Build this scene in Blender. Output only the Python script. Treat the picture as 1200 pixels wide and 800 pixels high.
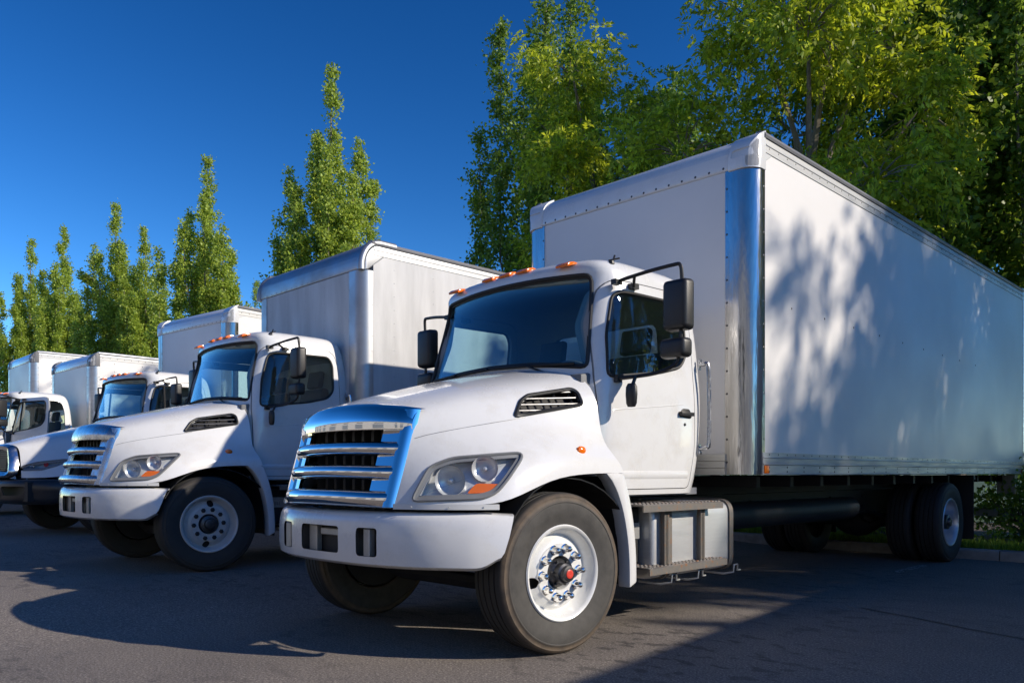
import bpy, bmesh, math, random
import numpy as np
from mathutils import Vector, Matrix
from mathutils.bvhtree import BVHTree

random.seed(7)
scene = bpy.context.scene
for o in list(bpy.data.objects):
    bpy.data.objects.remove(o)
C = scene.collection
R = math.radians

# ------------------------------------------------------------------ camera, sky, sun, exposure
CAM_H = 1.08
cam_d = bpy.data.cameras.new('camera')
cam = bpy.data.objects.new('camera', cam_d)
C.objects.link(cam)
cam.location = (0, 0, CAM_H)
cam.rotation_euler = (R(90), 0, math.atan(952 / 940))
cam_d.sensor_width = 36
cam_d.lens = 940 / 1200 * 36
cam_d.shift_y = 154 / 1200
cam_d.clip_start = 0.05
cam_d.clip_end = 3000
scene.camera = cam

SUN_AZ = math.atan2(0.47, 0.882)      # angle of the sun from +X towards +Y
SUN_EL = R(28.5)
to_sun = Vector((math.cos(SUN_EL) * math.cos(SUN_AZ), math.cos(SUN_EL) * math.sin(SUN_AZ), math.sin(SUN_EL)))
SKY_G = 1.65
SKY_K = 0.152 * (1 / 0.13) ** (1 / SKY_G)
world = bpy.data.worlds.new('World')
scene.world = world
world.use_nodes = True
wn = world.node_tree
bg = wn.nodes['Background']
sky = wn.nodes.new('ShaderNodeTexSky')
sky.sky_type = 'NISHITA'
sky.sun_disc = False
sky.sun_elevation = SUN_EL
sky.sun_rotation = math.pi / 2 - SUN_AZ
sky.air_density = 1.0
sky.dust_density = 0.0
sky.ozone_density = 4.0
# the photograph's deep polarised blue: the whole sky gets one contrast curve
mul = wn.nodes.new('ShaderNodeMixRGB')
mul.blend_type = 'MULTIPLY'
mul.inputs[0].default_value = 1
mul.inputs[2].default_value = (SKY_K, SKY_K, SKY_K, 1)
gam = wn.nodes.new('ShaderNodeGamma')
gam.inputs[1].default_value = SKY_G
hs = wn.nodes.new('ShaderNodeHueSaturation')
hs.inputs['Saturation'].default_value = 1.1
wn.links.new(sky.outputs[0], mul.inputs[1])
wn.links.new(mul.outputs[0], gam.inputs[0])
wn.links.new(gam.outputs[0], hs.inputs['Color'])
wn.links.new(hs.outputs[0], bg.inputs[0])
bg.inputs[1].default_value = 0.13

sun_d = bpy.data.lights.new('sun', 'SUN')
sun_d.energy = 4.2
sun_d.angle = R(0.53)
sun_d.color = (1.0, 0.90, 0.76)
sun = bpy.data.objects.new('sun', sun_d)
C.objects.link(sun)
sun.rotation_euler = to_sun.to_track_quat('Z', 'Y').to_euler()
sun.location = to_sun * 60

scene.view_settings.view_transform = 'Standard'
scene.view_settings.look = 'None'
scene.view_settings.exposure = 0.3
scene.view_settings.gamma = 1.0
scene.view_settings.use_curve_mapping = False
scene.cycles.max_bounces = 8
scene.cycles.transparent_max_bounces = 16
scene.cycles.caustics_reflective = False
scene.cycles.caustics_refractive = False

# ------------------------------------------------------------------ materials
def new_mat(name):
    m = bpy.data.materials.new(name)
    m.use_nodes = True
    return m, m.node_tree, m.node_tree.nodes['Principled BSDF']

def noise(nt, scale, detail=4, coord='Object', rough=0.6, vec_scale=None):
    tc = nt.nodes.new('ShaderNodeTexCoord')
    n = nt.nodes.new('ShaderNodeTexNoise')
    n.inputs['Scale'].default_value = scale
    n.inputs['Detail'].default_value = detail
    n.inputs['Roughness'].default_value = rough
    if vec_scale:
        mp = nt.nodes.new('ShaderNodeMapping')
        mp.inputs['Scale'].default_value = vec_scale
        nt.links.new(tc.outputs[coord], mp.inputs[0])
        nt.links.new(mp.outputs[0], n.inputs['Vector'])
    else:
        nt.links.new(tc.outputs[coord], n.inputs['Vector'])
    return n

def ramp(nt, src, stops):
    r = nt.nodes.new('ShaderNodeValToRGB')
    while len(r.color_ramp.elements) < len(stops):
        r.color_ramp.elements.new(0.5)
    for e, (p, c) in zip(r.color_ramp.elements, stops):
        e.position = p
        e.color = (*c, 1) if len(c) == 3 else c
    nt.links.new(src, r.inputs[0])
    return r

def bump(nt, b, src, strength, dist=0.01):
    n = nt.nodes.new('ShaderNodeBump')
    n.inputs['Strength'].default_value = strength
    n.inputs['Distance'].default_value = dist
    nt.links.new(src, n.inputs['Height'])
    nt.links.new(n.outputs[0], b.inputs['Normal'])
    return n

def simple(name, col, rough=0.5, metal=0.0, coat=0.0, vary=0.0, vscale=3.0, bmp=0.0, bscale=80, vec=None, rvary=0.0):
    m, nt, b = new_mat(name)
    b.inputs['Base Color'].default_value = (*col, 1)
    b.inputs['Roughness'].default_value = rough
    b.inputs['Metallic'].default_value = metal
    b.inputs['Coat Weight'].default_value = coat
    b.inputs['Coat Roughness'].default_value = 0.05
    if vary:
        n = noise(nt, vscale, 6, vec_scale=vec)
        r = ramp(nt, n.outputs['Fac'], [(0.3, tuple(c * (1 - vary) for c in col)), (0.7, tuple(min(1, c * (1 + vary * 0.4)) for c in col))])
        nt.links.new(r.outputs[0], b.inputs['Base Color'])
        if rvary:
            rr = ramp(nt, n.outputs['Fac'], [(0.3, (rough + rvary,) * 3), (0.7, (max(0.02, rough - rvary * 0.5),) * 3)])
            nt.links.new(rr.outputs[0], b.inputs['Roughness'])
    if bmp:
        n2 = noise(nt, bscale, 3)
        bump(nt, b, n2.outputs['Fac'], bmp, 0.004)
    return m

MAT = {}
MAT['paint'] = simple('white_paint', (0.72, 0.72, 0.715), 0.22, coat=0.6, vary=0.05, vscale=1.2)
def road_film(m):
    nt = m.node_tree; b = nt.nodes['Principled BSDF']
    src = b.inputs['Base Color'].links[0].from_socket
    n1 = noise(nt, 4.5, 8, rough=0.72); n2 = noise(nt, 160, 2)
    r1 = ramp(nt, n1.outputs['Fac'], [(0.50, (1, 1, 1)), (0.74, (0.86, 0.84, 0.80))])
    r2 = ramp(nt, n2.outputs['Fac'], [(0.70, (1, 1, 1)), (0.78, (0.70, 0.67, 0.62))])
    for r in (r1, r2):
        m1 = nt.nodes.new('ShaderNodeMixRGB'); m1.blend_type = 'MULTIPLY'; m1.inputs[0].default_value = 1
        nt.links.new(src, m1.inputs[1]); nt.links.new(r.outputs[0], m1.inputs[2]); src = m1.outputs[0]
    nt.links.new(src, b.inputs['Base Color'])
    rr = ramp(nt, n1.outputs['Fac'], [(0.45, (0.20,) * 3), (0.72, (0.36,) * 3)])
    nt.links.new(rr.outputs[0], b.inputs['Roughness'])
road_film(MAT['paint'])
MAT['paint_old'] = simple('worn_white_paint', (0.66, 0.66, 0.645), 0.38, coat=0.2, vary=0.10, vscale=1.6)
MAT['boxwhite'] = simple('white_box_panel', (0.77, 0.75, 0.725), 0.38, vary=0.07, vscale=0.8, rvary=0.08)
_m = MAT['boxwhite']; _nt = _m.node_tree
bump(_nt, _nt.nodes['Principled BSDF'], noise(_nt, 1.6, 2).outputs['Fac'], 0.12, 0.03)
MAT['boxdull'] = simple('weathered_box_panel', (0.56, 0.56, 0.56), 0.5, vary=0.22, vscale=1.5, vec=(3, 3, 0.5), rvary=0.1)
MAT['chrome'] = simple('chrome', (0.78, 0.77, 0.76), 0.05, 1.0)
MAT['chrome_worn'] = simple('pitted_chrome', (0.60, 0.61, 0.63), 0.2, 1.0, vary=0.35, vscale=14, rvary=0.15)
MAT['polished'] = simple('polished_aluminium', (0.40, 0.40, 0.41), 0.15, 1.0, vary=0.3, vscale=2.0, vec=(6, 6, 0.6), rvary=0.08)
_nt = MAT['polished'].node_tree
bump(_nt, _nt.nodes['Principled BSDF'], noise(_nt, 3.0, 3, vec_scale=(5, 5, 0.7)).outputs['Fac'], 0.25, 0.02)
MAT['tank'] = simple('satin_aluminium', (0.62, 0.63, 0.64), 0.38, 0.55, vary=0.12, vscale=3, vec=(1, 1, 8), rvary=0.1)
MAT['alum'] = simple('brushed_aluminium', (0.58, 0.59, 0.60), 0.34, 0.85, vary=0.16, vscale=3, vec=(1, 1, 8), rvary=0.1)
MAT['rail'] = simple('mill_aluminium', (0.50, 0.505, 0.51), 0.42, 0.45, vary=0.18, vscale=4, vec=(1, 0.6, 4), rvary=0.1)
MAT['aludull'] = simple('dull_aluminium', (0.42, 0.43, 0.45), 0.42, 0.85, vary=0.2, vscale=2.5, rvary=0.12)
MAT['greycap'] = simple('grey_plastic_cap', (0.16, 0.16, 0.17), 0.45, vary=0.15)
MAT['black'] = simple('black_plastic', (0.018, 0.018, 0.019), 0.42, vary=0.25, vscale=6, bmp=0.15, bscale=400)
MAT['frame'] = simple('black_chassis', (0.016, 0.016, 0.018), 0.6, vary=0.4, vscale=3)
MAT['dark'] = simple('dark_interior', (0.24, 0.245, 0.25), 0.7)
MAT['liner'] = simple('black_wheel_liner', (0.015, 0.016, 0.018), 0.38, vary=0.5, vscale=5)
MAT['seat'] = simple('grey_seat', (0.07, 0.073, 0.08), 0.8)
MAT['dash'] = simple('grey_dashboard', (0.13, 0.135, 0.14), 0.6)
MAT['amber'] = simple('amber_lens', (0.85, 0.17, 0.005), 0.15, coat=0.5)
MAT['ambersq'] = simple('amber_reflector', (1.0, 0.20, 0.0), 0.3)
MAT['red'] = simple('red_cap', (0.65, 0.06, 0.04), 0.35)
MAT['bracket'] = simple('galvanised_bracket', (0.45, 0.45, 0.44), 0.45, 0.6, vary=0.2, vscale=12)
MAT['darkmetal'] = simple('dark_hub_metal', (0.10, 0.10, 0.105), 0.4, 0.8, vary=0.4, vscale=20)
MAT['rubber'] = simple('black_rubber', (0.014, 0.014, 0.014), 0.6)
MAT['fin'] = simple('radiator_fins', (0.07, 0.065, 0.06), 0.6, 0.3)
MAT['curtain'] = simple('frosted_grey', (0.32, 0.34, 0.34), 0.6)

def wheel_mat(name, col, rough):
    return simple(name, col, rough, coat=0.4, vary=0.12, vscale=9, rvary=0.1)
MAT['wheelwhite'] = wheel_mat('white_steel_wheel', (0.76, 0.76, 0.74), 0.25)
MAT['wheelold'] = wheel_mat('dusty_white_wheel', (0.56, 0.55, 0.52), 0.45)

def rusty(name):
    m, nt, b = new_mat(name)
    n = noise(nt, 22, 6)
    r = ramp(nt, n.outputs['Fac'], [(0.40, (0.17, 0.16, 0.15)), (0.58, (0.20, 0.175, 0.15)), (0.70, (0.30, 0.12, 0.04))])
    nt.links.new(r.outputs[0], b.inputs['Base Color'])
    b.inputs['Roughness'].default_value = 0.55
    b.inputs['Metallic'].default_value = 0.4
    bump(nt, b, n.outputs['Fac'], 0.3, 0.004)
    return m
MAT['step'] = rusty('rusty_step_steel')

def tyre_mat(name, dust):
    m, nt, b = new_mat(name)
    tc = nt.nodes.new('ShaderNodeTexCoord')
    sx = nt.nodes.new('ShaderNodeSeparateXYZ')
    nt.links.new(tc.outputs['Object'], sx.inputs[0])
    cx = nt.nodes.new('ShaderNodeCombineXYZ')
    nt.links.new(sx.outputs[1], cx.inputs[1])
    nt.links.new(sx.outputs[2], cx.inputs[2])
    ln = nt.nodes.new('ShaderNodeVectorMath')
    ln.operation = 'LENGTH'
    nt.links.new(cx.outputs[0], ln.inputs[0])
    d = dust
    base = (0.026, 0.025, 0.024)
    brown = (0.026 + 0.085 * d, 0.025 + 0.055 * d, 0.024 + 0.03 * d)
    side = (0.03 + 0.03 * d, 0.03 + 0.026 * d, 0.029 + 0.022 * d)
    mr = nt.nodes.new('ShaderNodeMapRange')
    mr.inputs['From Min'].default_value = 0.265
    mr.inputs['From Max'].default_value = 0.49
    nt.links.new(ln.outputs['Value'], mr.inputs[0])
    rp = ramp(nt, mr.outputs[0], [(0.03, brown), (0.12, side), (0.7, side), (0.80, brown), (0.90, brown), (0.955, base)])
    n = noise(nt, 14, 6)
    mx = nt.nodes.new('ShaderNodeMixRGB')
    mx.inputs[2].default_value = (*base, 1)
    rr = ramp(nt, n.outputs['Fac'], [(0.4, (0, 0, 0)), (0.75, (0.7, 0.7, 0.7))])
    nt.links.new(rr.outputs[0], mx.inputs[0])
    nt.links.new(rp.outputs[0], mx.inputs[1])
    nt.links.new(mx.outputs[0], b.inputs['Base Color'])
    b.inputs['Roughness'].default_value = 0.72
    n2 = noise(nt, 120, 3)
    bump(nt, b, n2.outputs['Fac'], 0.15, 0.003)
    return m
MAT['tyre'] = tyre_mat('dusty_tyre', 1.0)
MAT['tyredark'] = tyre_mat('dark_tyre', 0.15)

def glass_mat(name, tint, ior, rough=0.0):
    m, nt, b = new_mat(name)
    nt.nodes.remove(b)
    out = nt.nodes['Material Output']
    tr = nt.nodes.new('ShaderNodeBsdfTransparent')
    tr.inputs[0].default_value = (*tint, 1)
    gl = nt.nodes.new('ShaderNodeBsdfGlossy')
    gl.inputs['Color'].default_value = (0.95, 0.97, 1, 1)
    gl.inputs['Roughness'].default_value = rough
    lw = nt.nodes.new('ShaderNodeLayerWeight')
    lw.inputs['Blend'].default_value = 0.5
    f0 = ((ior - 1) / (ior + 1)) ** 2
    pw = nt.nodes.new('ShaderNodeMath'); pw.operation = 'POWER'; pw.inputs[1].default_value = 5.0
    nt.links.new(lw.outputs['Facing'], pw.inputs[0])
    fr = nt.nodes.new('ShaderNodeMath'); fr.operation = 'MULTIPLY_ADD'
    fr.inputs[1].default_value = 1 - f0; fr.inputs[2].default_value = f0
    nt.links.new(pw.outputs[0], fr.inputs[0])
    mx = nt.nodes.new('ShaderNodeMixShader')
    nt.links.new(fr.outputs[0], mx.inputs[0])
    nt.links.new(tr.outputs[0], mx.inputs[1])
    nt.links.new(gl.outputs[0], mx.inputs[2])
    nt.links.new(mx.outputs[0], out.inputs[0])
    return m
MAT['glass'] = glass_mat('window_glass', (0.88, 0.92, 0.91), 1.5)
MAT['windshield'] = glass_mat('windshield_glass', (0.72, 0.90, 0.95), 1.62)
MAT['lens'] = glass_mat('clear_lens', (0.92, 0.94, 0.95), 1.5)

def leaf_mat(name, c0, c1, trans):
    m, nt, b = new_mat(name)
    out = nt.nodes['Material Output']
    g = nt.nodes.new('ShaderNodeNewGeometry')
    r = ramp(nt, g.outputs['Random Per Island'], [(0.0, c0), (0.75, c1), (1.0, tuple(x * 1.25 for x in c1))])
    nt.links.new(r.outputs[0], b.inputs['Base Color'])
    b.inputs['Roughness'].default_value = 0.5
    t = nt.nodes.new('ShaderNodeBsdfTranslucent')
    hsn = nt.nodes.new('ShaderNodeHueSaturation')
    hsn.inputs['Value'].default_value = 1.7
    hsn.inputs['Hue'].default_value = 0.49
    nt.links.new(r.outputs[0], hsn.inputs['Color'])
    nt.links.new(hsn.outputs[0], t.inputs[0])
    mx = nt.nodes.new('ShaderNodeMixShader')
    mx.inputs[0].default_value = trans
    nt.links.new(b.outputs[0], mx.inputs[1])
    nt.links.new(t.outputs[0], mx.inputs[2])
    nt.links.new(mx.outputs[0], out.inputs[0])
    return m
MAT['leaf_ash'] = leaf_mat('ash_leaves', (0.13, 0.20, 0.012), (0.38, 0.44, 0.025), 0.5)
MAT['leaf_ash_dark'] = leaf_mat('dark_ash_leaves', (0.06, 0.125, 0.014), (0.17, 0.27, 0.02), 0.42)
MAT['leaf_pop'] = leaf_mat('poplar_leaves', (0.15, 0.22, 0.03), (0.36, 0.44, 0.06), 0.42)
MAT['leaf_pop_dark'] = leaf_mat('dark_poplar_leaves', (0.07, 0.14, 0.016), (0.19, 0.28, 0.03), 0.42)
MAT['leaf_shrub'] = leaf_mat('shrub_leaves', (0.09, 0.17, 0.018), (0.22, 0.30, 0.035), 0.4)
MAT['grass'] = leaf_mat('grass_blades', (0.13, 0.24, 0.02), (0.26, 0.38, 0.045), 0.4)
MAT['bark'] = simple('grey_bark', (0.20, 0.17, 0.13), 0.85, vary=0.4, vscale=6, vec=(4, 4, 0.8), bmp=0.6, bscale=30)
MAT['soil'] = simple('bark_mulch', (0.055, 0.035, 0.022), 0.95, vary=0.5, vscale=12, bmp=0.8, bscale=40)
MAT['turf'] = simple('turf', (0.035, 0.065, 0.014), 0.95, vary=0.4, vscale=5, bmp=0.6, bscale=40)
MAT['kerb'] = simple('concrete_kerb', (0.30, 0.285, 0.26), 0.85, vary=0.3, vscale=7, bmp=0.3, bscale=120)
MAT['seam'] = simple('tar_seam', (0.018, 0.017, 0.017), 0.6, vary=0.3, vscale=8)

def asphalt_mat():
    m, nt, b = new_mat('asphalt')
    fine = noise(nt, 75, 5, rough=0.85)
    mid = noise(nt, 38, 5)
    big = noise(nt, 0.55, 5)
    r1 = ramp(nt, fine.outputs['Fac'], [(0.32, (0.060, 0.052, 0.045)), (0.50, (0.175, 0.152, 0.132)), (0.66, (0.50, 0.44, 0.38))])
    r2 = ramp(nt, mid.outputs['Fac'], [(0.3, (0.78, 0.78, 0.78)), (0.7, (1.12, 1.12, 1.12))])
    r3 = ramp(nt, big.outputs['Fac'], [(0.3, (0.72, 0.72, 0.74)), (0.7, (1.1, 1.08, 1.06))])
    m1 = nt.nodes.new('ShaderNodeMixRGB'); m1.blend_type = 'MULTIPLY'; m1.inputs[0].default_value = 1
    m2 = nt.nodes.new('ShaderNodeMixRGB'); m2.blend_type = 'MULTIPLY'; m2.inputs[0].default_value = 1
    nt.links.new(r1.outputs[0], m1.inputs[1]); nt.links.new(r2.outputs[0], m1.inputs[2])
    nt.links.new(m1.outputs[0], m2.inputs[1]); nt.links.new(r3.outputs[0], m2.inputs[2])
    # drip stains: blotches gathered in patches
    bl = noise(nt, 5.0, 2, vec_scale=(1.0, 1.6, 1))
    pa = noise(nt, 0.42, 2)
    rb = ramp(nt, bl.outputs['Fac'], [(0.54, (0, 0, 0)), (0.62, (1, 1, 1))])
    rp = ramp(nt, pa.outputs['Fac'], [(0.46, (0, 0, 0)), (0.60, (0.6, 0.6, 0.6))])
    mm = nt.nodes.new('ShaderNodeMath'); mm.operation = 'MULTIPLY'
    nt.links.new(rb.outputs[0], mm.inputs[0]); nt.links.new(rp.outputs[0], mm.inputs[1])
    tcs = nt.nodes.new('ShaderNodeTexCoord')
    dst = nt.nodes.new('ShaderNodeVectorMath'); dst.operation = 'DISTANCE'
    dst.inputs[1].default_value = (-2.85, 4.15, 0)
    nt.links.new(tcs.outputs['Object'], dst.inputs[0])
    near = nt.nodes.new('ShaderNodeMapRange')
    near.inputs['From Min'].default_value = 0.5; near.inputs['From Max'].default_value = 1.5
    near.inputs['To Min'].default_value = 0.95; near.inputs['To Max'].default_value = 0.0
    nt.links.new(dst.outputs['Value'], near.inputs[0])
    mx0 = nt.nodes.new('ShaderNodeMath'); mx0.operation = 'MAXIMUM'
    nt.links.new(near.outputs[0], mx0.inputs[0]); nt.links.new(rp.outputs[0], mx0.inputs[1])
    nt.links.new(mx0.outputs[0], mm.inputs[1])
    m3 = nt.nodes.new('ShaderNodeMixRGB'); m3.blend_type = 'MULTIPLY'
    m3.inputs[2].default_value = (0.42, 0.42, 0.44, 1)
    nt.links.new(mm.outputs[0], m3.inputs[0]); nt.links.new(m2.outputs[0], m3.inputs[1])
    nt.links.new(m3.outputs[0], b.inputs['Base Color'])
    b.inputs['Roughness'].default_value = 0.82
    bump(nt, b, fine.outputs['Fac'], 0.55, 0.006)
    return m
MAT['asphalt'] = asphalt_mat()

# ------------------------------------------------------------------ mesh helpers
class B:
    """collects shapes; becomes one mesh"""
    def __init__(s):
        s.v = []; s.f = []
    def add(s, vs, fs):
        n = len(s.v)
        s.v += [tuple(v) for v in vs]
        s.f += [[i + n for i in f] for f in fs]
        return s
    def box(s, x0, x1, y0, y1, z0, z1):
        return s.add([(x, y, z) for z in (z0, z1) for y in (y0, y1) for x in (x0, x1)],
                     [(0, 2, 3, 1), (4, 5, 7, 6), (0, 1, 5, 4), (2, 6, 7, 3), (0, 4, 6, 2), (1, 3, 7, 5)])
    def prism(s, poly, axis, a0, a1):
        n = len(poly)
        def P(p, a):
            if axis == 'x': return (a, p[0], p[1])
            if axis == 'y': return (p[0], a, p[1])
            return (p[0], p[1], a)
        vs = [P(p, a0) for p in poly] + [P(p, a1) for p in poly]
        fs = [list(range(n))[::-1], list(range(n, 2 * n))] + [(i, (i + 1) % n, n + (i + 1) % n, n + i) for i in range(n)]
        return s.add(vs, fs)
    def prism_dir(s, pts3, d):
        n = len(pts3); d = Vector(d)
        vs = [Vector(p) for p in pts3] + [Vector(p) + d for p in pts3]
        fs = [list(range(n))[::-1], list(range(n, 2 * n))] + [(i, (i + 1) % n, n + (i + 1) % n, n + i) for i in range(n)]
        return s.add(vs, fs)
    def tube(s, pts, r, n=8, closed=False):
        pts = [Vector(p) for p in pts]; m = len(pts)
        rr = r if isinstance(r, (list, tuple)) else [r] * m
        prev = None; vs = []
        for i, p in enumerate(pts):
            if closed: t = pts[(i + 1) % m] - pts[i - 1]
            else: t = pts[min(i + 1, m - 1)] - pts[max(i - 1, 0)]
            if t.length < 1e-9: t = Vector((0, 0, 1))
            t.normalize()
            if prev is None:
                u = t.orthogonal().normalized()
            else:
                u = prev - t * prev.dot(t)
                u = u.normalized() if u.length > 1e-6 else t.orthogonal().normalized()
            prev = u; w = t.cross(u)
            for k in range(n):
                a = 2 * math.pi * k / n
                vs.append(p + (u * math.cos(a) + w * math.sin(a)) * rr[i])
        fs = []
        for i in range(m if closed else m - 1):
            j = (i + 1) % m
            for k in range(n):
                fs.append((i * n + k, i * n + (k + 1) % n, j * n + (k + 1) % n, j * n + k))
        if not closed:
            fs.append(list(range(n))[::-1]); fs.append([(m - 1) * n + k for k in range(n)])
        return s.add(vs, fs)
    def lathe(s, prof, n=32, c=(0, 0, 0), axis='x', close=False):
        vs = []; m = len(prof)
        for k in range(n):
            a = 2 * math.pi * k / n
            ca, sa = math.cos(a), math.sin(a)
            for r, h in prof:
                if axis == 'x': vs.append((c[0] + h, c[1] + r * ca, c[2] + r * sa))
                elif axis == 'y': vs.append((c[0] + r * ca, c[1] + h, c[2] + r * sa))
                else: vs.append((c[0] + r * ca, c[1] + r * sa, c[2] + h))
        fs = []
        for k in range(n):
            j = (k + 1) % n
            for i in range(m if close else m - 1):
                i2 = (i + 1) % m
                fs.append((k * m + i, k * m + i2, j * m + i2, j * m + i))
        return s.add(vs, fs)
    def dome(s, p, nrm, r, n=6):
        p = Vector(p); nrm = Vector(nrm).normalized(); u = nrm.orthogonal().normalized(); w = nrm.cross(u)
        vs = [p + (u * math.cos(2 * math.pi * k / n) + w * math.sin(2 * math.pi * k / n)) * r for k in range(n)] + [p + nrm * r * 0.6]
        return s.add(vs, [(k, (k + 1) % n, n) for k in range(n)])
    def grid(s, rows):
        m = len(rows[0])
        return s.add([p for r in rows for p in r],
                     [(i * m + j, i * m + j + 1, (i + 1) * m + j + 1, (i + 1) * m + j) for i in range(len(rows) - 1) for j in range(m - 1)])
    def mesh(s, name, mats, angle=35, recalc=True):
        me = bpy.data.meshes.new(name)
        me.from_pydata(s.v, [], s.f)
        if recalc:
            bm = bmesh.new(); bm.from_mesh(me)
            bmesh.ops.recalc_face_normals(bm, faces=bm.faces)
            bm.to_mesh(me); bm.free()
        if not isinstance(mats, (list, tuple)): mats = [mats]
        for k in mats: me.materials.append(MAT[k])
        finish(me, angle)
        return me

def finish(me, angle=35):
    me.polygons.foreach_set('use_smooth', [True] * len(me.polygons))
    me.set_sharp_from_angle(angle=R(angle))
    me.update()

def bake(me, mods, angle=35):
    """apply modifiers given as (type, {props}) to a mesh, return a new mesh"""
    o = bpy.data.objects.new('tmp', me)
    C.objects.link(o)
    extra = []
    for t, pr in mods:
        if t == 'CUT':
            for c, op in pr:
                co = bpy.data.objects.new('tmpc', c)
                C.objects.link(co); extra.append(co)
                md = o.modifiers.new('b', 'BOOLEAN')
                md.object = co; md.operation = op; md.solver = 'EXACT'
            continue
        md = o.modifiers.new('m', t)
        for k, v in pr.items(): setattr(md, k, v)
    bpy.context.view_layer.update()
    dg = bpy.context.evaluated_depsgraph_get()
    res = bpy.data.meshes.new_from_object(o.evaluated_get(dg), preserve_all_data_layers=True, depsgraph=dg)
    bpy.data.objects.remove(o)
    for c in extra: bpy.data.objects.remove(c)
    finish(res, angle)
    return res

def bevelled(b, name, mat, w, seg=2, angle=35, lim=30):
    return bake(b.mesh(name, mat), [('BEVEL', dict(width=w, segments=seg, limit_method='ANGLE', angle_limit=R(lim)))], angle)

CACHE = {}
def M(key, fn):
    if key not in CACHE: CACHE[key] = fn()
    return CACHE[key]

def put(name, me, parent=None, loc=(0, 0, 0), rot=(0, 0, 0), sc=(1, 1, 1), label=None, kind=None):
    o = bpy.data.objects.new(name, me)
    C.objects.link(o)
    o.location = loc; o.rotation_euler = rot; o.scale = sc
    if parent: o.parent = parent
    if label: o['label'] = label
    if kind: o['kind'] = kind
    return o

def thing(name, label, cat, loc, rz=0, group=None, me=None):
    o = bpy.data.objects.new(name, me)
    C.objects.link(o)
    o.location = loc; o.rotation_euler = (0, 0, rz)
    o['label'] = label; o['category'] = cat
    if group: o['group'] = group
    return o

def inset(poly, d):
    """polygon shrunk by d (either winding)"""
    n = len(poly)
    A = sum(poly[i][0] * poly[(i + 1) % n][1] - poly[(i + 1) % n][0] * poly[i][1] for i in range(n))
    sg = 1 if A > 0 else -1
    out = []
    for i in range(n):
        p0, p1, p2 = Vector(poly[i - 1]), Vector(poly[i]), Vector(poly[(i + 1) % n])
        e1 = (p1 - p0).normalized(); e2 = (p2 - p1).normalized()
        n1 = Vector((-e1.y, e1.x)) * sg; n2 = Vector((-e2.y, e2.x)) * sg
        b = n1 + n2
        k = d / max(0.3, (1 + n1.dot(n2)))
        out.append((p1.x + b.x * k, p1.y + b.y * k))
    return out

def dense(poly, step=0.06):
    out = []
    n = len(poly)
    for i in range(n):
        a, b = Vector(poly[i]), Vector(poly[(i + 1) % n])
        k = max(1, int((b - a).length / step))
        for j in range(k): out.append(tuple(a.lerp(b, j / k)))
    return out

def rounded(poly, r, seg=4):
    """round the corners of a polygon"""
    out = []; n = len(poly)
    for i in range(n):
        p0, p1, p2 = Vector(poly[i - 1]), Vector(poly[i]), Vector(poly[(i + 1) % n])
        a = p1 + (p0 - p1).normalized() * min(r, (p0 - p1).length * 0.45)
        c = p1 + (p2 - p1).normalized() * min(r, (p2 - p1).length * 0.45)
        for k in range(seg + 1):
            t = k / seg
            q = a * (1 - t) ** 2 + p1 * 2 * t * (1 - t) + c * t * t
            out.append((q.x, q.y))
    return out

def smoothstep(a, b, x):
    t = min(1, max(0, (x - a) / (b - a)))
    return t * t * (3 - 2 * t)

def gz(x):
    """the lot rises gently from bay to bay towards -X"""
    return sum(0.08 * smoothstep(0, 1, ((-5.6 - 5 * k) - x) / 1.8) for k in range(5))

# ------------------------------------------------------------------ the setting
def sheet(name, xs, ys, zf, mat):
    b = B()
    b.grid([[(x, y, zf(x, y)) for x in xs] for y in ys])
    o = put(name, b.mesh(name, mat, recalc=False))
    o['kind'] = 'structure'
    return o

KERB_Y = 11.17
xs = [-900, -200, -60] + [-45 + 0.6 * i for i in range(92)] + [12, 40, 200, 900]
sheet('ground', [-1500, 1500], [-1500, 1500], lambda x, y: -0.6, 'turf')
lot = sheet('parking_lot', xs, [-900, -100, -20, 0, 4, 8, KERB_Y + 0.02], lambda x, y: gz(x), 'asphalt')
verge = sheet('planting_verge', xs, [KERB_Y + 0.12, KERB_Y + 1.1, 14, 20, 60, 900], lambda x, y: gz(x) + 0.11, 'turf')
mulch = sheet('mulch_bed', xs[3:-2], [KERB_Y + 1.0, 13, 15, 17.5], lambda x, y: gz(x) + 0.116, 'soil')

kerb = bpy.data.objects.new('kerb', None)
C.objects.link(kerb)
kerb['kind'] = 'structure'
kb = B()
kb.prism([(0, -0.1), (0.012, 0.10), (0.035, 0.13), (0.15, 0.13), (0.15, -0.1)], 'x', 0, 2.388)
kme = bevelled(kb, 'kerb_stone', 'kerb', 0.006, 1)
for i in range(22):
    x = -46 + i * 2.4
    put('kerb_stone', kme, kerb, (x, KERB_Y + random.uniform(-0.004, 0.004), gz(x + 1.2) + random.uniform(-0.003, 0.003)))

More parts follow.
